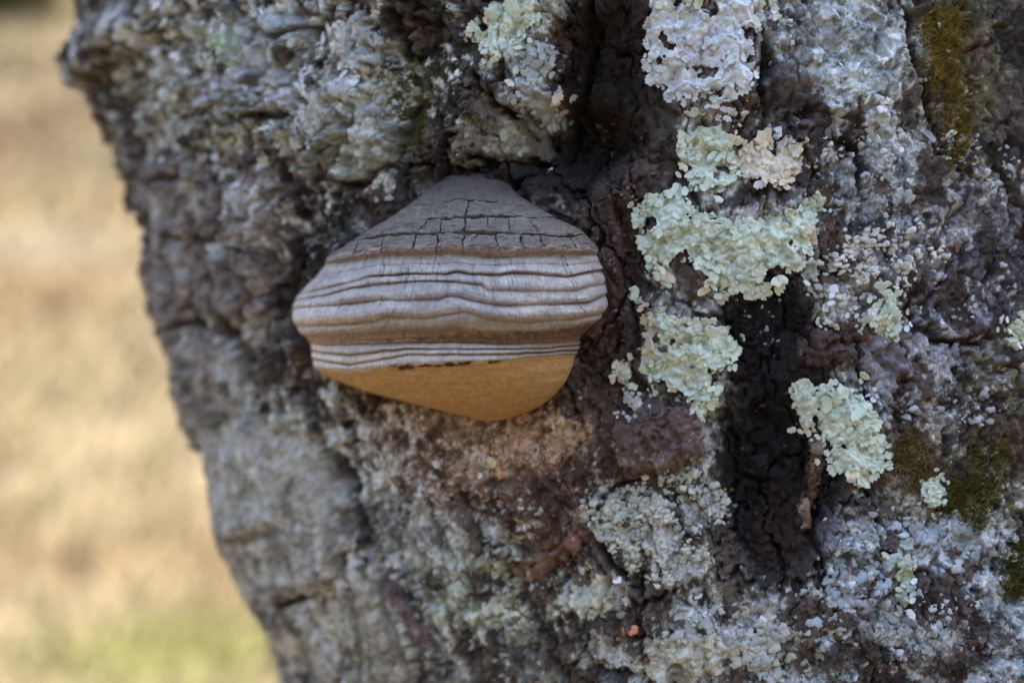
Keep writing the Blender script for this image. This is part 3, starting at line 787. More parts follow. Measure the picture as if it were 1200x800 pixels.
# limbs and crown, above the frame
def limb(p0, p1, r0, r1, bend):
    k = np.linspace(0, 1, 9)[:, None]
    c = p0 + (p1 - p0) * k + np.array(bend) * np.sin(np.pi * k) 
    d = (p1 - p0) / np.linalg.norm(p1 - p0)
    ea = np.cross(d, [0.3, 1, .1]); ea /= np.linalg.norm(ea); eb = np.cross(d, ea)
    a = np.linspace(0, 2 * np.pi, 13)[:-1]
    r = (r0 + (r1 - r0) * k)[:, :, None] * (1 + .08 * np.sin(3 * a + 5 * k))[:, :, None]
    V = (c[:, None] + r * (np.cos(a)[None, :, None] * ea + np.sin(a)[None, :, None] * eb)).reshape(-1, 3)
    F = [[j * 12 + i, j * 12 + (i + 1) % 12, j * 12 + 12 + (i + 1) % 12, j * 12 + 12 + i] for j in range(8) for i in range(12)]
    o = link('limb', new_mesh('limb', V - TREE_BASE, F, np.tile(lin((112, 106, 100)), (len(V), 1)), M_BARK), tree)


TOPP = W(A0 + AX * 5.0)
CRC = TOPP + np.array([.9, -.3, 1.9])
for q in range(6):
    th_ = q * 1.05 + .3
    limb(TOPP - np.array([0, 0, .25 * (q % 3)]), CRC + np.array([1.9 * math.cos(th_), 1.9 * math.sin(th_), .6 * math.sin(q * 2.2)]), .10, .025, (0, 0, .25))
NL = 9000
u = RNG.normal(size=(NL, 3)); u /= np.linalg.norm(u, axis=1, keepdims=True)
clump = 1 + .3 * np.sin(4 * u[:, 0] + 3) * np.sin(5 * u[:, 1]) + .2 * np.sin(7 * u[:, 2] + 2)
cen = CRC + u * (RNG.random(NL) ** .45 * clump)[:, None] * np.array([2.8, 2.8, 1.7])
a1 = RNG.normal(size=(NL, 3)) * .045; a2 = RNG.normal(size=(NL, 3)) * .045
link('crown', new_mesh('crown', np.stack([cen - a1, cen + a2, cen + a1, cen - a2], 1).reshape(-1, 3) - TREE_BASE, np.arange(NL * 4).reshape(-1, 4), np.repeat(lin((96, 116, 56)) * (.6 + .6 * RNG.random((NL, 1))), 4, 0), M_LEAF, False), tree)

# small loose flakes of bark
FLAKES = []
for v in range(9):
    n = 10
    a = np.linspace(0, 2 * np.pi, n + 1)[:-1]
    r = 1 + 0.28 * RNG.normal(size=n); r = np.clip(r, .5, 1.5)
    el = 0.6 + 0.5 * RNG.random()
    o = np.stack([np.cos(a) * r, np.sin(a) * r * el], -1)
    curl = lambda q: 0.14 * q[:, 0] * q[:, 1] - 0.10 * (q ** 2).sum(1)
    Vv = [np.array([[0, 0, .30]])]
    for sc_, z in ((.55, .30), (1, .26), (.97, -.25)):
        q = o * sc_
        Vv.append(np.concatenate([q, (z + curl(q) + 0.05 * RNG.normal(size=n))[:, None]], 1))
    Vv = np.concatenate(Vv)
    F = [[0, 1 + i, 1 + (i + 1) % n] for i in range(n)]
    for r_ in range(2):
        for i in range(n):
            a0, a1_ = 1 + r_ * n + i, 1 + r_ * n + (i + 1) % n
            F += [[a0, a0 + n, a1_ + n], [a0, a1_ + n, a1_]]
    FLAKES.append(new_mesh('bark_flake', Vv, F, None, M_FLAKE, False))


def place(mesh, name, parent, pos, ex, ey, ez, size, colour, origin, hs=1.0):
    o = bpy.data.objects.new(name, mesh)
    COL.objects.link(o)
    o.parent = parent
    R3 = np.stack([ex, ey, ez], 1)
    R3 = ROT @ R3
    m = Matrix.Identity(4)
    for r in range(3):
        for c in range(3):
            m[r][c] = R3[r, c] * (size if c < 2 else size * hs)
    p = W(pos) - origin
    m[0][3], m[1][3], m[2][3] = p
    o.matrix_local = m
    o.color = (*[float(x) for x in colour], 1)
    return o


def axes(fr, i, ang, tilt_dir, tilt):
    p, es, et, n = (q[i] for q in fr)
    ex = es * math.cos(ang) + et * math.sin(ang)
    td = es * math.cos(tilt_dir) + et * math.sin(tilt_dir)
    ez = n * math.cos(tilt) + td * math.sin(tilt)
    ex = ex - ez * (ex @ ez); ex /= np.linalg.norm(ex)
    ey = np.cross(ez, ex)
    return p, ex, ey, ez


# flakes: where (px, py, rx, ry), how many, size range mm
FLZ = [(230, 90, 170, 100, 90, 1.8, 4.2), (410, 130, 80, 80, 34, 1.5, 3.6), (220, 300, 80, 120, 34, 1.8, 4.5), (320, 330, 45, 140, 30, 1.5, 3.5),
       (300, 600, 90, 160, 30, 1.5, 3.6), (440, 730, 60, 80, 16, 1.2, 3.0), (560, 110, 70, 90, 22, 1.5, 3.5), (700, 120, 60, 120, 16, 1.5, 3.5), (920, 540, 65, 120, 40, 1.5, 4.2), (570, 650, 120, 100, 24, 1.5, 3.4), (1050, 300, 130, 180, 16, 1.2, 3.0), (1050, 660, 130, 110, 12, 1.2, 3.0), (190, 330, 60, 200, 40, 1.8, 4.5)]
for px, py, rx, ry, cnt, a_, b_ in FLZ:
    an = RNG.random(cnt) * 2 * np.pi; rr = np.sqrt(RNG.random(cnt))
    s, t = P(px + rx * rr * np.cos(an), py + ry * rr * np.sin(an))
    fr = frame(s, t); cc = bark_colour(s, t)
    for i in range(cnt):
        p, ex, ey, ez = axes(fr, i, random.random() * 6.28, random.gauss(-1.57, .8), random.uniform(-.1, .4))
        sz = random.uniform(a_, b_) * .001
        place(random.choice(FLAKES), 'bark_flake', tree, p + ez * sz * .1, ex, ey, ez, sz, cc[i] * random.uniform(.75, 1.25), TREE_BASE)


# ------------------------------------------------------------------ joined small stuff: domes of crusty lichen, grains
def domes(s, t, size, hgt, colour, n=10, lift=0.0, tilt=0.25):
    """flattened uneven blobs sitting on the bark: vertices, faces, colours"""
    k = len(s)
    p, es, et, nn = frame(s, t)
    tl = RNG.normal(size=(k, 2)) * tilt
    ez = nn + es * tl[:, :1] + et * tl[:, 1:]; ez /= np.linalg.norm(ez, axis=1, keepdims=True)
    ex = np.cross(et, ez); ex /= np.linalg.norm(ex, axis=1, keepdims=True); ey = np.cross(ez, ex)
    a = np.linspace(0, 2 * np.pi, n + 1)[:-1][None] + RNG.random((k, 1)) * 6.28
    ph = RNG.random((k, 3)) * 6.28; aq = np.linspace(0, 2 * np.pi, n + 1)[:-1][None]
    rr = 1 + .26 * np.cos(2 * aq + ph[:, :1]) + .20 * np.cos(3 * aq + ph[:, 1:2]) + .10 * np.cos(5 * aq + ph[:, 2:])
    el = 0.65 + 0.35 * RNG.random((k, 1))
    cx, cy = np.cos(a) * rr, np.sin(a) * rr * el
    L = []
    for f, z in ((1.05, -0.55), (0.93, 0.35), (0.60, 0.80)):
        zz = z + (0.07 * RNG.normal(size=(k, n)) if z > 0 else 0)
        L.append(p[:, None] + size[:, None, None] * f * (cx[..., None] * ex[:, None] + cy[..., None] * ey[:, None]) + (size * hgt)[:, None, None] * (np.zeros((k, n)) + zz)[..., None] * ez[:, None])
    top = p + (size * hgt * 0.95)[:, None] * ez
    Vv = np.concatenate([np.concatenate(L, 1), top[:, None]], 1)
    m = 3 * n + 1
    loc = []
    for r in range(2):
        for i in range(n):
            j = (i + 1) % n
            loc += [[r * n + i, r * n + j, r * n + n + j], [r * n + i, r * n + n + j, r * n + n + i]]
    for i in range(n):
        loc.append([2 * n + i, 2 * n + (i + 1) % n, 3 * n])
    F = (np.arange(k)[:, None, None] * m + np.array(loc)[None]).reshape(-1, 3)
    return Vv.reshape(-1, 3), F, np.repeat(colour, m, 0)


def in_ell(px, py, rx, ry, cnt, rot=0, clump=None, cs=6):
    if clump:
        q = RNG.random((clump, 2)); aa = q[:, 0] * 6.28; r0 = np.sqrt(q[:, 1])
        cxy = np.stack([rx * r0 * np.cos(aa), ry * r0 * np.sin(aa)], 1)
        u = cxy[RNG.integers(0, clump, cnt)] + RNG.normal(size=(cnt, 2)) * cs
    else:
        aa = RNG.random(cnt) * 6.28; r0 = np.sqrt(RNG.random(cnt))
        u = np.stack([rx * r0 * np.cos(aa), ry * r0 * np.sin(aa)], 1)
    ca, sa = math.cos(math.radians(rot)), math.sin(math.radians(rot))
    return P(px + u[:, 0] * ca - u[:, 1] * sa, py + u[:, 0] * sa + u[:, 1] * ca)


def inside_px(x, y, pts):
    ins = np.zeros(x.shape, bool)
    for i in range(len(pts)):
        (x0, y0), (x1, y1) = pts[i], pts[(i + 1) % len(pts)]
        if y0 != y1:
            ins ^= ((y0 > y) != (y1 > y)) & (x < (x1 - x0) * (y - y0) / (y1 - y0) + x0)
    return ins


MINT, GREYW, CREAM = (214, 222, 202), (220, 223, 226), (228, 214, 192)
# label, outline, main colour, second colour, share of second, spacing px, lobe mm
LICHENS = [
    ('mint green leafy lichen patch above the fungus, at the top edge', [(548, 30), (566, 18), (580, -8), (628, -8), (630, 26), (620, 52), (606, 66), (596, 78), (580, 70), (568, 62), (562, 50)], MINT, CREAM, .06, 8.5, 2.9),
    ('small ash grey lichen hanging below the topmost mint patch', [(584, 84), (610, 66), (640, 44), (648, 66), (640, 90), (652, 108), (646, 142), (624, 152), (604, 130), (606, 108)], (176, 180, 176), CREAM, .12, 8.5, 2.6),
    ('white grey ruffled lichen with a mint top edge above the long mint patches', [(756, -8), (900, -8), (912, 22), (890, 30), (888, 70), (880, 100), (862, 120), (842, 138), (832, 110), (800, 122), (782, 116), (762, 96), (758, 60), (752, 30)], GREYW, MINT, .3, 8.5, 2.7),
    ('mint lichen with cream fringe under the white grey ruffled lichen', [(806, 142), (858, 130), (862, 160), (866, 210), (846, 226), (816, 214), (800, 196), (790, 176)], MINT, CREAM, .22, 8.5, 2.8),
    ('small cream tan lichen beside the mint one, above the widest patch', [(866, 168), (880, 156), (904, 160), (924, 158), (944, 176), (936, 200), (914, 224), (898, 214), (876, 222), (862, 206)], CREAM, GREYW, .3, 9, 2.6),
    ('widest mint lichen patch, spreading across the bark right of the fungus', [(742, 252), (762, 226), (800, 220), (812, 246), (836, 254), (850, 262), (876, 256), (896, 254), (930, 240), (956, 224), (974, 248), (960, 276), (944, 300), (938, 312), (914, 318), (912, 338), (890, 344), (868, 348), (840, 346), (822, 342), (826, 316), (806, 304), (794, 316), (780, 334), (762, 316), (752, 286)], MINT, CREAM, .1, 8.6, 3.0),
    ('mint lichen with tan left fringe under the widest patch, right of fungus', [(748, 352), (780, 362), (800, 372), (838, 376), (862, 386), (866, 408), (850, 436), (846, 456), (820, 492), (806, 480), (804, 456), (788, 470), (770, 474), (766, 446), (748, 452), (728, 460), (712, 438), (722, 424), (742, 414), (766, 400), (760, 380)], MINT, CREAM, .2, 8.6, 2.9),
    ('thick mint lichen clump beside the dark wet hollow', [(928, 452), (944, 446), (960, 452), (982, 448), (1006, 442), (1020, 464), (1026, 490), (1026, 512), (1042, 520), (1042, 544), (1020, 560), (1004, 572), (988, 556), (976, 540), (964, 518), (944, 502), (932, 478)], MINT, CREAM, .08, 8.6, 3.0),
    ('small mint lichen tuft above the thick clump', [(1008, 366), (1026, 358), (1036, 342), (1048, 350), (1060, 372), (1052, 392), (1038, 396), (1026, 384)], MINT, GREYW, .2, 8.5, 2.5),
    ('tiny mint lichen at the picture edge opposite the fungus', [(1174, 384), (1196, 376), (1206, 388), (1200, 406), (1180, 408)], MINT, GREYW, .1, 8.5, 2.5),
    ('tiny mint lichen near the brown moss below the thick clump', [(1080, 566), (1096, 558), (1110, 572), (1104, 588), (1092, 594), (1084, 584)], MINT, GREYW, .1, 8.0, 2.3),
    ('pale green lichen blot on the grey upper bark near the meadow side', [(230, 28), (252, 18), (272, 30), (288, 56), (276, 74), (256, 68), (246, 50)], (182, 194, 170), GREYW, .2, 8.5, 2.7),
    ('two toned yellow green lichen fleck on the blue grey lower bark', [(1044, 648), (1058, 640), (1068, 664), (1064, 700), (1052, 712), (1046, 684)], (190, 198, 166), GREYW, .25, 9, 2.2),
    ('white lichen tuft under the fringed mint patch', [(728, 462), (748, 462), (756, 478), (746, 498), (732, 486)], (204, 204, 204), CREAM, .15, 9, 1.8),
    ('pale lichen on the dark bark just below the cream tan one', [(936, 296), (962, 300), (980, 330), (972, 352), (948, 340), (936, 320)], (172, 170, 158), GREYW, .3, 11, 2.2),
    ('white grey lichen scrap at the right end of the small tufts', [(960, 360), (978, 356), (990, 370), (984, 384), (966, 380)], (196, 194, 176), GREYW, .3, 9, 2.0),
]


def clear_of_lichens(s, t):
    ok = np.ones(s.shape, bool)
    for L_ in LICHENS:
        q = poly_px(L_[1])
        ok &= ~inside_px(s, t, q)
    return s[ok], t[ok]


# flecks over the bark: px, py, rx, ry, count, size mm lo hi, colour
FLECKS = [
    (1080, 260, 130, 120, 420, .5, 1.7, (178, 180, 184), 90), (1000, 170, 70, 70, 200, .6, 1.8, (196, 196, 186), 45), (1020, 340, 60, 60, 120, .6, 1.8, (206, 202, 184), 30),
    (1100, 430, 90, 80, 260, .6, 1.9, (172, 172, 176), 60), (1050, 680, 150, 110, 160, .7, 2.4, (174, 180, 186), 120), (920, 750, 150, 60, 200, .7, 2.4, (178, 180, 176), 80),
    (540, 680, 130, 100, 700, .5, 1.5, (164, 166, 160), 170), (480, 620, 70, 40, 160, .5, 1.4, (158, 160, 158), 50), (560, 540, 160, 55, 700, .5, 1.3, (150, 116, 92), 200),
    (620, 515, 70, 40, 220, .6, 1.5, (178, 142, 110), 50), (300, 620, 90, 150, 300, .5, 1.6, (172, 168, 156), 80), (250, 90, 190, 100, 700, .6, 2.0, (168, 170, 160), 160),
    (410, 130, 75, 80, 260, .6, 1.8, (180, 182, 172), 60), (330, 230, 70, 60, 140, .6, 1.6, (156, 158, 150), 40), (700, 250, 60, 160, 200, .4, 1.2, (124, 106, 98), 70),
    (880, 360, 60, 50, 80, .5, 1.4, (150, 150, 152), 25), (380, 320, 40, 80, 80, .4, 1.2, (150, 146, 138), 25), (600, 700, 120, 80, 200, .4, 1.0, (150, 150, 90), 60),
    (920, 530, 60, 110, 160, .4, 1.1, (92, 68, 60), 60), (1010, 60, 100, 70, 220, .5, 1.6, (186, 192, 186), 60), (780, 490, 60, 30, 70, .4, 1.2, (158, 154, 152), 36),
    (440, 760, 50, 50, 120, .5, 1.6, (176, 172, 150), 30), (1160, 400, 50, 200, 200, .6, 1.8, (166, 166, 172), 60), (640, 640, 50, 60, 120, .4, 1.2, (138, 104, 86), 40),
]
VV, FF, CL, base = [], [], [], 0
for px, py, rx, ry, cnt, a_, b_, rgb, cl in FLECKS:
    cnt = int(cnt * (.45 if px > 860 else .7)); s, t = clear_of_lichens(*in_ell(px, py, rx, ry, cnt, 0, max(cl // 3, 8), 7)); cnt = len(s)
    c = lin(rgb, 1.05) * (0.7 + 0.5 * RNG.random((cnt, 1)))
    v, f, c = domes(s, t, (a_ + (b_ - a_) * RNG.random(cnt) ** 2.5 * 1.3) * .001, 0.3 + 0.35 * RNG.random(cnt), c)
    VV.append(v); FF.append(f + base); CL.append(c); base += len(v)
link('lichen_flecks', new_mesh('lichen_flecks', W(np.concatenate(VV)) - TREE_BASE, np.concatenate(FF), np.concatenate(CL), M_CRUST), tree, kind='stuff')

# small ragged scales of bark and crust, standing off the surface
SCL = [(240, 90, 190, 110, 1500, 1.0, 4.2), (230, 300, 100, 150, 900, 1.0, 4.5), (320, 620, 130, 190, 900, 1.0, 4.2), (150, 240, 40, 130, 350, 1.2, 4.0), (225, 500, 40, 160, 350, 1.2, 4.0), (400, 150, 110, 110, 900, .7, 2.2), (560, 110, 90, 110, 500, .7, 2.2),
       (560, 650, 190, 130, 900, .7, 2.6), (760, 680, 160, 110, 500, .7, 2.6), (700, 150, 70, 170, 400, .7, 2.0), (720, 400, 60, 160, 400, .6, 1.8), (1030, 250, 170, 220, 700, .8, 3.4), (1060, 620, 150, 180, 450, .8, 3.0), (920, 500, 80, 170, 500, .7, 2.2)]
VV, FF, CL, base = [], [], [], 0
for px, py, rx, ry, cnt, a_, b_ in SCL:
    s, t = clear_of_lichens(*in_ell(px, py, rx, ry, cnt, 0, cnt // 6, 12)); cnt = len(s)
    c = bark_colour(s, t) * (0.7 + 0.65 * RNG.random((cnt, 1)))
    v, f, c = domes(s, t, (a_ + (b_ - a_) * RNG.random(cnt) ** 2.2) * .001, 0.12 + 0.14 * RNG.random(cnt), c, n=9, tilt=.38)
    VV.append(v); FF.append(f + base); CL.append(c); base += len(v)
link('bark_scales', new_mesh('bark_scales', W(np.concatenate(VV)) - TREE_BASE, np.concatenate(FF), np.clip(np.concatenate(CL), 0, .8), M_CRUST, False), tree, kind='stuff')

# granular crusty lichens: things of many grains
CRUSTS = [
    ('grey white granular lichen crust below the dark lump of bark', [(740, 610, 55, 42, 330, 30), (800, 600, 50, 45, 260, 26), (700, 600, 30, 22, 110, 14), (780, 660, 50, 32, 170, 18)], 0.6, 2.2, (190, 190, 178)),
    ('pale ash grey lichen crust with cream grains along the bottom edge', [(840, 745, 70, 30, 150, 26), (905, 760, 60, 32, 130, 24)], 0.8, 3.1, (178, 180, 172)),
    ('blue grey lichen crust on the bark below the dark wet hollow', [(1010, 700, 70, 50, 120, 22), (1080, 640, 70, 50, 100, 20)], 1.0, 3.6, (160, 168, 174)),
    ('lumpy grey lichen crust around the upper plates beside the meadow', [(180, 110, 60, 80, 260, 30), (250, 150, 60, 50, 200, 24)], 0.8, 2.6, (160, 162, 154)),
    ('cream flecked lichen crust on the bark plate above the fungus', [(420, 165, 50, 40, 240, 24), (450, 110, 26, 30, 120, 12)], 0.8, 2.2, (182, 184, 172)),
    ('white speckled lichen crust on the purple grey bark between the mint lichens', [(1015, 320, 50, 40, 150, 20), (1060, 290, 50, 30, 110, 18)], 0.7, 2.2, (200, 198, 188)),
]
for lab, parts, a_, b_, rgb in CRUSTS:
    VV, FF, CL, base = [], [], [], 0
    for px, py, rx, ry, cnt, cl in parts:
        s, t = in_ell(px, py, rx, ry, cnt, 0, cl, 6)
        c = lin(rgb, 1.1) * (0.7 + 0.5 * RNG.random((cnt, 1)))
        v, f, c = domes(s, t, (a_ + (b_ - a_) * RNG.random(cnt) ** 1.8) * .001, (0.22 + .2 * RNG.random(cnt)) if b_ > 3 else 0.6 + 0.5 * RNG.random(cnt), c, tilt=.12 if b_ > 3 else .25)
        VV.append(v); FF.append(f + base); CL.append(c); base += len(v)
    org = W(surf(*P(parts[0][0], parts[0][1])))
    link('crusty_lichen', new_mesh('crusty_lichen', W(np.concatenate(VV)) - org, np.concatenate(FF), np.concatenate(CL), M_CRUST), None, org, lab, 'lichen', 'grainy grey lichen crusts on the bark', 'stuff')

# ------------------------------------------------------------------ leafy lichens: a thallus and its lobes
LOBES = []
for v in range(14):
    nc_ = 11
    vv = np.linspace(-1, 1, nc_)
    kf = [2, 3, 4][v % 3]; ph = v * 1.7
    tip = 1 - .32 * vv ** 2 + .11 * np.cos(kf * np.pi * vv + ph) + .04 * RNG.normal(size=nc_)
    wd = .72 + .04 * (v % 7)
    L = []
    for u_, z_ in ((0, 0), (.28, .10), (.55, .20), (.80, .27), (.95, .27), (1.0, .20), (.93, -.02)):
        y = vv * wd * (.42 + .58 * math.sqrt(u_)) * (1 - .10 * max(0, u_ - .8) / .2)
        z = z_ + u_ * (.16 * vv ** 2 + .085 * np.cos(kf * np.pi * vv + ph + .4) + .02 * RNG.normal(size=nc_))
        z[[0, -1]] -= .16 * u_
        L.append(np.stack([u_ * tip - .45, y, z], -1))
    LOBES.append(new_mesh('lobe', np.concatenate(L), grid_faces(7, nc_)[:, ::-1], None, M_LICHEN, True))


for li, (lab, pts, c1, c2, sh2, gap, mm) in enumerate(LICHENS):
    pa = np.array(pts, float)
    cx, cy = pa.mean(0)
    org = W(surf(*P(cx, cy)))
    root = link('leafy_lichen', None, None, tuple(org), lab, 'lichen', 'leafy lichens on the bark')
    base_c = lin(c1, .92)
    hole = .08 if 'mint top' in lab else .16 if 'ash grey' in lab else .24
    slab('thallus', pts, 0.0012, root, M_CRUST, lambda s, t: np.clip(base_c * (1 + .25 * fbm(s / .006, t / .006, 7, 3))[:, None], 0, .8), step=0.00055, rag=0.0026, seed=300 + li, origin=org, edge=.0016, fray=.006, folds=.0013, mixh=.5, hole=hole)
    # lobes by dart throwing, spaced a little unevenly
    lo, hi = pa.min(0) - 12, pa.max(0) + 12
    cand = lo + RNG.random((6000, 2)) * (hi - lo)
    nz = fbm(cand[:, 0] / 26, cand[:, 1] / 26, 500 + li, 2)
    pe, _, _ = seg_dist(cand[:, 0], cand[:, 1], pts, True)
    ok = (inside_px(cand[:, 0], cand[:, 1], pts) | ((pe < 11) & (nz > .22) & (RNG.random(len(cand)) < .05))) & (nz > -0.36) & ((pe < 9) | (nz > .1))
    cand = cand[ok]
    keep = []
    for q in cand:
        if not keep or min((q[0] - k_[0]) ** 2 + (q[1] - k_[1]) ** 2 for k_ in keep) > (gap * .74 * (0.72 + 0.5 * random.random())) ** 2:
            keep.append(q)
        if len(keep) >= 290:
            break
    keep = np.array(keep)
    s, t = P(keep[:, 0], keep[:, 1])
    k = fbm(s / .012, t / .012, 300 + li + 9, 3) < hole + .06
    keep, s, t = keep[k], s[k], t[k]
    fr = frame(s, t)
    cs, ct = P(cx, cy)
    pe2, _, _ = seg_dist(keep[:, 0], keep[:, 1], pts, True)
    z2 = fbm(keep[:, 0] / 30, keep[:, 1] / 30, 600 + li, 2)
    cut = np.quantile(z2, 1 - sh2) if sh2 > 0 else 9
    if 'mint top' in lab:
        z2 = -keep[:, 1] + 40 * z2; cut = np.quantile(z2, 1 - sh2)
    if 'tan left' in lab:
        z2 = -keep[:, 0] + 60 * z2; cut = np.quantile(z2, 1 - sh2)
    for i in range(len(keep)):
        out = math.atan2(t[i] - ct, s[i] - cs) + random.gauss(0, .7)
        p, ex, ey, ez = axes(fr, i, out, out, random.gauss(-.06, .16))
        sz = mm * .00105 * random.lognormvariate(-.1, .3)
        cc = lin(c2 if z2[i] > cut else c1, 1.0) * random.uniform(.88, 1.06)
        place(LOBES[random.randrange(len(LOBES))], 'lobe', root, p + fr[3][i] * (0.0010 + (.0008 if pe2[i] > 10 else 0) + random.uniform(0, .0009)), ex, ey, ez, sz, cc, org, random.uniform(.7, 1.3))

# ------------------------------------------------------------------ moss
MOSS = [
    ('olive brown moss streak high on the bark near the upper picture corner', [(1105, 60, 22, 50, 1300), (1112, 150, 20, 50, 800), (1090, 40, 20, 24, 400)], (132, 112, 44)),
    ('brown green moss cushion beside the thick mint clump', [(1072, 540, 26, 34, 700)], (120, 102, 56)),
    ('dark green moss tuft between the blue grey crusts and the picture edge', [(1136, 585, 28, 28, 1000), (1160, 540, 30, 30, 500)], (104, 92, 36)),
    ('dark moss at the lower picture edge on the grey bark', [(1192, 665, 18, 36, 900)], (92, 84, 36)),
    ('thin olive moss in the groove above the fungus', [(478, 120, 18, 60, 700)], (104, 98, 46)),
]
for lab, parts, rgb in MOSS:
    VV, CL = [], []
    for px, py, rx, ry, cnt in parts:
        s, t = in_ell(px, py, rx, ry, cnt, 0, 40, 6)
        p, es, et, nn = frame(s, t)
        L = (0.002 + 0.0045 * RNG.random(cnt))[:, None]
        d = nn * (0.5 + 0.5 * RNG.random((cnt, 1))) + es * RNG.normal(size=(cnt, 1)) * .6 + et * (RNG.normal(size=(cnt, 1)) * .5 + .25)
        d /= np.linalg.norm(d, axis=1, keepdims=True)
        e1 = np.cross(d, es); e1 /= np.linalg.norm(e1, axis=1, keepdims=True); e2 = np.cross(d, e1)
        w = 0.00045
        b = p - nn * .0004
        VV.append(np.stack([b + e1 * w, b - .5 * e1 * w + .87 * e2 * w, b - .5 * e1 * w - .87 * e2 * w, b + d * L], 1).reshape(-1, 3))
        CL.append(np.repeat(lin(rgb, 1.1) * (0.6 + 0.9 * RNG.random((cnt, 1))), 4, 0))
    VV = np.concatenate(VV); k4 = np.arange(len(VV) // 4)[:, None] * 4
    F = np.concatenate([k4 + [0, 1, 3], k4 + [1, 2, 3], k4 + [2, 0, 3]])
    org = W(surf(*P(parts[0][0], parts[0][1])))
    link('moss', new_mesh('moss', W(VV) - org, F, np.concatenate(CL), M_MOSS, False), None, org, lab, 'moss', 'moss on the bark', 'stuff')

# ------------------------------------------------------------------ bracket fungus
LV = np.array([  # centre y, left x, right x, left y, right y, depth (photograph pixels)
    (203, 523, 594, 206, 212, 3), (212, 508, 606, 217, 229, 32), (225, 486, 630, 235, 243, 60), (245, 459, 657, 254, 259, 94), (265, 429, 682, 272, 271, 121),
    (282, 403, 693, 289, 283, 137), (293, 390, 698, 301, 293, 147), (298, 384, 700, 306, 299, 141), (310, 375, 704, 319, 311, 151), (325, 361, 708, 334, 325, 162),
    (340, 349, 710, 346, 340, 171), (355, 343, 710, 360, 355, 176), (370, 344, 706, 374, 368, 175), (382, 350, 699, 387, 378, 166), (390, 357, 691, 394, 385, 154),
    (396, 362, 685, 400, 391, 146), (402, 365, 681, 405, 397, 149), (412, 366, 678, 414, 405, 152), (424, 368, 675, 428, 414, 150), (431, 374, 673, 436, 422, 143),
    (440, 392, 670, 445, 434, 131), (452, 430, 663, 459, 448, 112), (466, 468, 651, 469, 462, 86), (480, 508, 634, 479, 476, 56), (488, 536, 614, 486, 485, 33), (493, 562, 590, 491, 491, 4)], float)
NTH, NV = 640, 520
lvl = np.concatenate([np.linspace(203, 240, 60, endpoint=False), np.linspace(240, 436, 380, endpoint=False), np.linspace(436, 493, 80)])
NV = len(lvl)


def col_i(k):
    y = np.interp(lvl, LV[:, 0], LV[:, k])
    yy = y
    for w_ in (9, 15):
        yy = np.convolve(np.pad(yy, w_ // 2, mode='edge'), np.ones(w_) / w_, 'valid')
    return yy


TMAX = 1.0
u = np.linspace(-1, 1, NTH)
th = u * (math.pi / 2)
TH, V0 = np.meshgrid(th, lvl)
ua = TH / (math.pi / 2)
xl, xr, yl, yr, dp = (col_i(k)[:, None] for k in range(1, 6))
S_ = np.sign(TH) * np.abs(np.sin(TH)) ** 0.92
Cn = np.abs(np.cos(TH)) ** 0.72
pxs = (xl + xr) / 2 + (xr - xl) / 2 * S_
side = np.abs(S_) ** 2.3
pys = V0 + np.where(S_ < 0, (yl - V0), (yr - V0)) * side
# the growth lines as they wander along the girth: each a path, with its place in an even sequence
LINES = [
    (299.0, [(380, 309), (389, 308), (419, 304), (447, 300), (522, 298), (576, 301), (623, 300), (661, 298), (700, 298)]),
    (321.5, [(343, 346), (382, 338), (417, 330), (434, 324), (457, 323), (476, 321), (522, 321.5), (537, 318), (550, 321), (582, 322), (601, 319), (632, 321), (664, 324), (706, 316)]),
    (335.0, [(343, 352), (382, 346), (414, 337), (466, 330.5), (504, 329), (534, 330), (564, 333), (571, 340), (614, 341.5), (670, 340.6), (706, 333)]),
    (352.0, [(343, 362), (354, 360), (410, 355.6), (447, 352), (513, 351), (524, 346.5), (539, 348), (567, 355.6), (595, 358), (642, 356.5), (689, 354), (708, 346)]),
    (372.0, [(345, 383), (356, 382), (391, 381), (438, 376.5), (457, 371), (476, 372.5), (504, 372.5), (532, 368), (544, 365), (557, 369), (572, 375), (614, 378), (670, 375), (704, 367)]),
    (386.0, [(350, 394), (359, 393), (391, 391), (447, 388), (485, 385), (513, 385.6), (534, 382), (557, 385.6), (572, 388), (632, 388), (670, 384), (700, 376)]),
    (402.5, [(360, 403), (382, 405), (429, 404), (485, 402.5), (534, 402), (595, 404), (642, 402.5), (690, 399)]),
    (410.0, [(360, 411), (369, 412), (410, 416.5), (447, 412), (477, 408.5), (534, 409), (576, 408.5), (632, 408.5), (670, 404.5), (690, 403)]),
    (417.0, [(360, 420), (371, 421), (410, 428), (447, 422), (481, 415), (534, 415.6), (595, 414.6), (632, 413), (670, 410), (690, 408)]),
    (429.0, [(360, 431), (372, 432.5), (410, 436), (457, 431.5), (485, 429.6), (534, 425.5), (557, 425), (591, 423), (614, 419.5), (674, 415), (690, 413)]),
]
xw = pxs
wig = 0.7 * fbm(xw / 20, V0 / 40, 202, 3)
cur = [np.interp(xw, [p[0] for p in pth], [p[1] for p in pth]) + wig for _, pth in LINES]
can = [c_ for c_, _ in LINES]
VW = np.where(pys < cur[0], can[0] + (pys - cur[0]), can[-1] + (pys - cur[-1]))
for i in range(len(cur) - 1):
    q = (pys - cur[i]) / np.maximum(cur[i + 1] - cur[i], .5)
    VW = np.where((pys >= cur[i]) & (pys < cur[i + 1]), can[i] + np.clip(q, 0, 1) * (can[i + 1] - can[i]), VW)
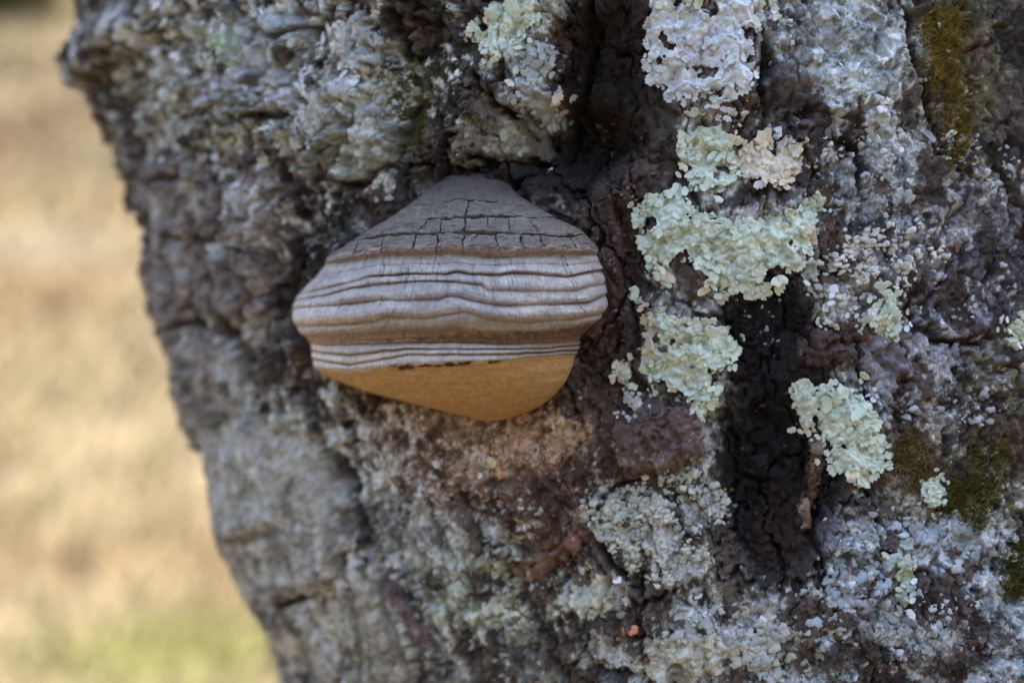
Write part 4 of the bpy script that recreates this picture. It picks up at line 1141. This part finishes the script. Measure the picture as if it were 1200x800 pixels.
# grooves between ridges and how proud each ridge stands (px)
GRV = [299, 310, 321.5, 335, 352, 372, 386, 394, 402.5, 410, 417, 429]
AMP = [1.6, 3.2, 3.0, 3.6, 5.2, 3.6, -1.0, -1.6, 3.2, 3.0, 4.0]
relief = np.zeros(V0.shape)
for i in range(len(AMP)):
    a, b = GRV[i], GRV[i + 1]
    q = np.clip((VW - a) / (b - a), 0, 1)
    loc = AMP[i] * np.clip(0.85 + 0.6 * perlin(xw / 55, 0 * xw + i * 3.7, 210), .3, 1.4) if AMP[i] > 0 else AMP[i] + 0 * xw
    relief += np.where((VW >= a) & (VW < b), np.where(q < .62, np.sin(np.clip(q / .62, 0, 1) * np.pi / 2) ** .9, np.cos(np.clip((q - .62) / .38, 0, 1) * np.pi / 2) ** .6) * loc, 0)
# weathered step: crust lip over the paler ridges
relief += 4.2 * sstep(281, 293, VW) * sstep(299.5, 298, VW) + 1.6 * sstep(293, 286, VW) * sstep(240, 270, VW)
relief += (1.3 * perlin(xw / 9, VW / 4, 215) + 1.0 * fbm(xw / 4, VW / 2.5, 216, 3)) * np.exp(-((VW - 295.5) / 4) ** 2)
relief -= 2.2 * np.exp(-((VW - 321.5) / 1.3) ** 2) * sstep(425, 440, xw) + 1.2 * np.exp(-((VW - 335) / 1.2) ** 2) * sstep(440, 470, xw) * sstep(568, 560, xw) + .9 * np.exp(-((VW - 352) / 1.2) ** 2)
# crust blocks: rows and columns of cracks on the upper crust, as (path, strength by place)
jx = 1.7 * fbm(xw / 10, pys / 10, 221, 4, .6); jy = 1.6 * fbm(xw / 14, pys / 14, 222, 4, .6)
cw = np.clip(.85 + 1.0 * perlin(xw / 14, pys / 10, 224), .35, 1.6)
RW = [[(380, 268), (440, 250), (516, 237), (542, 234), (591, 238), (660, 250), (700, 270)],
      [(380, 292), (450, 272), (504, 257.5), (545, 254.7), (594, 254.5), (650, 256), (700, 274)],
      [(380, 298), (411, 283), (457, 276), (516, 274), (545, 273.7), (583, 274), (656, 277.5), (690, 276), (705, 274)]]
row = np.zeros(V0.shape, int)
crack = np.full(V0.shape, 9.0)
STR = [.28 * np.exp(-((xw - 552) / 40) ** 2), sstep(496, 506, xw) * (sstep(602, 590, xw) * .75 + .25) * sstep(660, 640, xw) + .12, sstep(398, 440, xw) * sstep(700, 670, xw) * (.8 + .4 * np.exp(-((xw - 560) / 40) ** 2))]
for r, pth in enumerate(RW):
    yy = pys + jy - np.interp(xw, [p[0] for p in pth], [p[1] for p in pth])
    row += (yy > 0)
    crack = np.minimum(crack, np.abs(yy) / np.maximum(1.25 * STR[r] * cw, .04))
COLS = {1: [(549, 240, 546, 256, .6)],
        2: [(506, 255, 489, 275, .8), (517, 262, 516, 275, .5), (546, 252, 543.5, 275, 1.15), (571, 252, 572, 266, .45), (594, 260, 598, 277, .4), (622, 262, 628, 272, .45), (452, 268, 446, 277, .3)],
        3: [(451, 279, 450, 299, .75), (489, 275, 484, 296, .95), (514, 276, 513, 297, .8), (543.5, 274, 542, 300, 1.3), (580, 278, 582, 294, .8), (610, 278, 611, 296, .85), (632, 278, 636, 294, .7), (666, 279, 671, 294, .5), (422, 285, 418, 300, .35), (560, 276, 552, 284, .35), (686, 279, 690, 294, .4)]}
block = row * 100
for r, cs_ in COLS.items():
    mrow = row == r
    for xa, ya, xb, yb_, w_ in cs_:
        x_ = pxs + jx - (xa + (pys - ya) / (yb_ - ya) * (xb - xa))
        block = block + np.where(mrow & (x_ > 0), 1, 0)
        fade = sstep(ya - 3, ya + 2, pys) * sstep(yb_ + 3, yb_ - 3, pys)
        crack = np.where(mrow & (fade > 0.02), np.minimum(crack, np.abs(x_) / (w_ * 1.05 * fade * cw + .02)), crack)
crack_d = np.exp(-(crack / 1.0) ** 2) * sstep(228, 236, V0) * sstep(300, 297, VW)
relief -= 4.0 * crack_d
relief += 1.1 * (rnd(block, block * 0 + 3, 9) - .5) * sstep(243, 252, V0) * sstep(299, 296, VW)
# hairline cracks across the paler ridges
for i in range(64):
    x0 = random.uniform(372, 695); y0 = random.uniform(298, 375); ln_ = random.uniform(8, 34) if i > 8 else random.uniform(24, 52)
    if i < 34:
        x0 = random.uniform(430, 660); y0 = random.uniform(297, 316)
    path = x0 + 2.5 * perlin(V0 / 7, V0 * 0 + i * 3.3, 231) + (x0 - 540) * 0.06 * (V0 - y0) / 20
    inr = sstep(y0 - 2, y0 + 2, VW) * sstep(y0 + ln_ + 2, y0 + ln_ - 4, VW)
    relief -= random.uniform(.5, 1.7) * inr * np.exp(-((pxs - path) / 0.55) ** 2)
# fine radial wrinkles and grain
relief += (0.42 * perlin(pxs / 1.7, VW / 14, 241) + 0.40 * perlin(pxs / 4, VW / 7, 242) + .2 * fbm(pxs / 14, VW / 3, 248, 3)) * sstep(296, 304, VW) * sstep(431, 424, VW)
relief += (0.7 * fbm(pxs / 8, VW / 3.5, 243, 4, .6) + 0.6 * ridged(pxs / 22, VW / 3.2, 246, 3)) * sstep(212, 235, VW) * sstep(298, 294, VW)
relief += 0.35 * fbm(pxs / 5, VW / 2.2, 244, 3) * sstep(384, 388, VW) * sstep(402, 398, VW)
relief += (0.5 * fbm(pxs / 60, VW / 20, 245, 2) + .5 * np.sin((VW + 2 * perlin(pxs / 50, VW / 30, 247)) / 2.2) * .4) * sstep(436, 446, VW)
relief *= (sstep(0, 0.14, 1 - np.abs(ua)) * .9 + .1) * 2.3
# base curve of the trunk behind it
sB, tB = P(pxs, pys)
yb = cyl(sB, tB, 0 * sB)[..., 1]
yc0 = cyl(*[np.array([q]) for q in P(560, 340)], np.array([0.0]))[0, 1]
ybl = yc0 + 0.45 * (yb - yc0)
mixb = Cn ** 0.6
Y = ybl * mixb + yb * (1 - mixb) - (dp * PX) * Cn - relief * PX * 0.9 * np.clip(Cn * 1.6, 0, 1)
Y += 0.022 * sstep(0.90, 1.0, np.abs(ua))          # the flanks run on into the bark
lift = relief * 0.35 * np.where(V0 > 300, 0, 1)
pyf = pys - lift * Cn
pxf = pxs + relief * 0.55 * S_
D_ = DCAM + Y
FP = np.stack([(pxf - 600) * K * D_, Y, (400 - pyf) * K * D_], -1)

# its own colours
nA = fbm(pxs / 40, VW / 10, 251, 4); nB = fbm(pxs / 9, VW / 5, 252, 4); nC = fbm(pxs / 2.2, VW / 12, 253, 3)
FC = np.empty(FP.shape)


def paint(m, rgb):
    global FC
    m = np.clip(m, 0, 1)[..., None]
    FC = FC * (1 - m) + m * lin(rgb)


FC[:] = lin((120, 111, 102))
paint(sstep(256, 216, VW) * .9, (84, 73, 68))
paint(.5 * sstep(-.1, .5, nB) * sstep(225, 245, VW), (136, 127, 117))
paint(.5 * sstep(0, .5, -nA), (104, 94, 87))
paint(sstep(289, 296, VW + 4 * nB) * .7, (164, 144, 132))
paint(np.exp(-((VW - 294.5) / 3.2) ** 2) * sstep(-.2, .4, nB) * .6, (182, 158, 144))
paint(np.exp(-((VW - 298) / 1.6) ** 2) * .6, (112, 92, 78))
paint(sstep(298, 300.5, VW), (166, 157, 152))
pz = sstep(299, 303, VW)
paint(pz * sstep(0, .4, nA) * .6, (184, 176, 170))
paint(pz * sstep(0, .4, -nA + .4 * nC) * .5, (146, 136, 132))
paint(pz * np.exp(-((xw - 535) / 30) ** 2 - ((VW - 348) / 16) ** 2) * .5, (142, 136, 142))
paint(pz * np.exp(-((xw - 365) / 36) ** 2 - ((VW - 355) / 26) ** 2) * .6, (200, 196, 198))
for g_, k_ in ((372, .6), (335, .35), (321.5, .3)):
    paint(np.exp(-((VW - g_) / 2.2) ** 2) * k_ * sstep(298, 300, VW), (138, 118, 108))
bw = sstep(384.5, 388, VW + 1.2 * nB)
paint(bw * .85, (150, 120, 96))
paint(bw * sstep(-.5, .4, nB + 1.2 * (xw - 540) / 150 + .8 * (VW - 394) / 8) * .8, (104, 74, 52))
lo_ = sstep(401.5, 403.5, VW)
paint(lo_, (196, 186, 178))
paint(lo_ * sstep(560, 650, xw + 20 * nB) * .75, (138, 112, 86))
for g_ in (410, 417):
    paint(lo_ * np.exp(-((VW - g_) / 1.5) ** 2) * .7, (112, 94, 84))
rim = 429 + 1.5 * nB + 1.5 * nA
paint(sstep(rim - 1.5, rim + 1, VW), (196, 158, 106))
rust = np.full(V0.shape, -9.0)
for x0, w0, y0, h0 in ((476, 13, 430.5, 3.6), (528, 10, 427.5, 2.6), (545, 9, 426.5, 3.0), (508, 12, 428.5, 1.8), (580, 8, 424, 2.0), (496, 6, 429, 1.4)):
    rust = np.maximum(rust, 1 - np.sqrt(((xw - x0) / w0) ** 2 + ((pys - y0) / h0) ** 2) + .8 * nB)
paint(sstep(-.35, .1, rust) * .85, (150, 84, 46))
paint(sstep(.05, .4, rust) * .95, (62, 32, 22))
for i in range(len(GRV) - 1):
    FC = np.where(((VW >= GRV[i]) & (VW < GRV[i + 1]))[..., None], FC * (0.88 + .2 * ((i * 0.618 + .3) % 1)), FC)
PM = sstep(rim + 1, rim + 5, VW)[..., None]
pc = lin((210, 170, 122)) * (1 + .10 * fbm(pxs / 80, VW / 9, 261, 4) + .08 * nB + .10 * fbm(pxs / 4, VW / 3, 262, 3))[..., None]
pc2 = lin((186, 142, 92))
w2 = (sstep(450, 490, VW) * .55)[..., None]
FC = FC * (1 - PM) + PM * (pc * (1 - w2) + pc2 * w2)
nD = fbm(pxs / 24, VW / 1.6, 254, 3)
FC *= (1 + 0.12 * nC + .08 * nB + .20 * nD * sstep(300, 292, VW) + .08 * nD)[..., None]
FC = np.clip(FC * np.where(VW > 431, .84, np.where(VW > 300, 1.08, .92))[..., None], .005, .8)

FBASE = W(np.array([(540 - 600) * PX * 1.08, .062, (400 - 470) * PX * 1.08]))
fun = link('bracket_fungus', None, None, tuple(FBASE), 'grey banded hoof shaped bracket fungus with ochre pore surface on the trunk', 'fungus')
FV = (W(FP.reshape(-1, 3)) - FBASE)
FCf = FC.reshape(-1, 3)
quads = grid_faces(NV, NTH)[:, ::1]


def cell_mean(A):
    return (A[:-1, :-1] + A[1:, :-1] + A[:-1, 1:] + A[1:, 1:]) / 4


vc = cell_mean(VW); v0c = cell_mean(V0)
blk = block[:-1, :-1]
RINGS = [299, 321.5, 335, 352, 372, 386]
LOW = [402.5, 410, 417, 430.5]
lab = np.full(vc.shape, -1)
top = vc < 299
lab[top] = 1000 + blk[top]
lab[(row[:-1, :-1] == 0) & top] = 0
for i, a in enumerate(RINGS[:-1]):
    lab[(vc >= a) & (vc < RINGS[i + 1])] = 1 + i
lab[(vc >= 386) & (vc < 402.5)] = 20
for i, a in enumerate(LOW[:-1]):
    lab[(vc >= a) & (vc < LOW[i + 1])] = 30 + i
lab[vc >= 430.5] = 50
# every crust plate is one connected piece; crumbs join their neighbour
seen = np.zeros(lab.shape, bool); nxt = 5000
for j0, i0 in zip(*np.nonzero(lab >= 1000)):
    if seen[j0, i0]:
        continue
    L0 = lab[j0, i0]; comp = [(j0, i0)]; seen[j0, i0] = True; nb = 0
    for j, i in comp:
        for a, b in ((j + 1, i), (j - 1, i), (j, i + 1), (j, i - 1)):
            if 0 <= a < lab.shape[0] and 0 <= b < lab.shape[1]:
                if lab[a, b] == L0 and not seen[a, b]:
                    seen[a, b] = True; comp.append((a, b))
                elif lab[a, b] != L0 and (lab[a, b] >= 1000 or nb == 0):
                    nb = lab[a, b]
    jj, ii = np.array(comp).T
    if len(comp) < 150:
        lab[jj, ii] = nb
    else:
        lab[jj, ii] = nxt; nxt += 1
labf = lab.ravel()
crust = None
for L_ in sorted(set(labf.tolist())):
    if L_ == -1:
        continue
    q = quads[labf == L_]
    us, inv = np.unique(q, return_inverse=True)
    nm = 'crust' if L_ == 0 else 'growth_ring' if L_ < 20 else 'brown_recess' if L_ == 20 else 'lower_growth_ring' if L_ < 50 else 'pore_surface' if L_ == 50 else 'crust_plate'
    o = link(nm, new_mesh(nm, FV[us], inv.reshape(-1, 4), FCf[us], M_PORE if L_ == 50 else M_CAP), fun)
    if L_ == 0:
        o['label'] = 'dark grey brown upper crust'
    if L_ == 50:
        o['label'] = 'ochre pore surface'
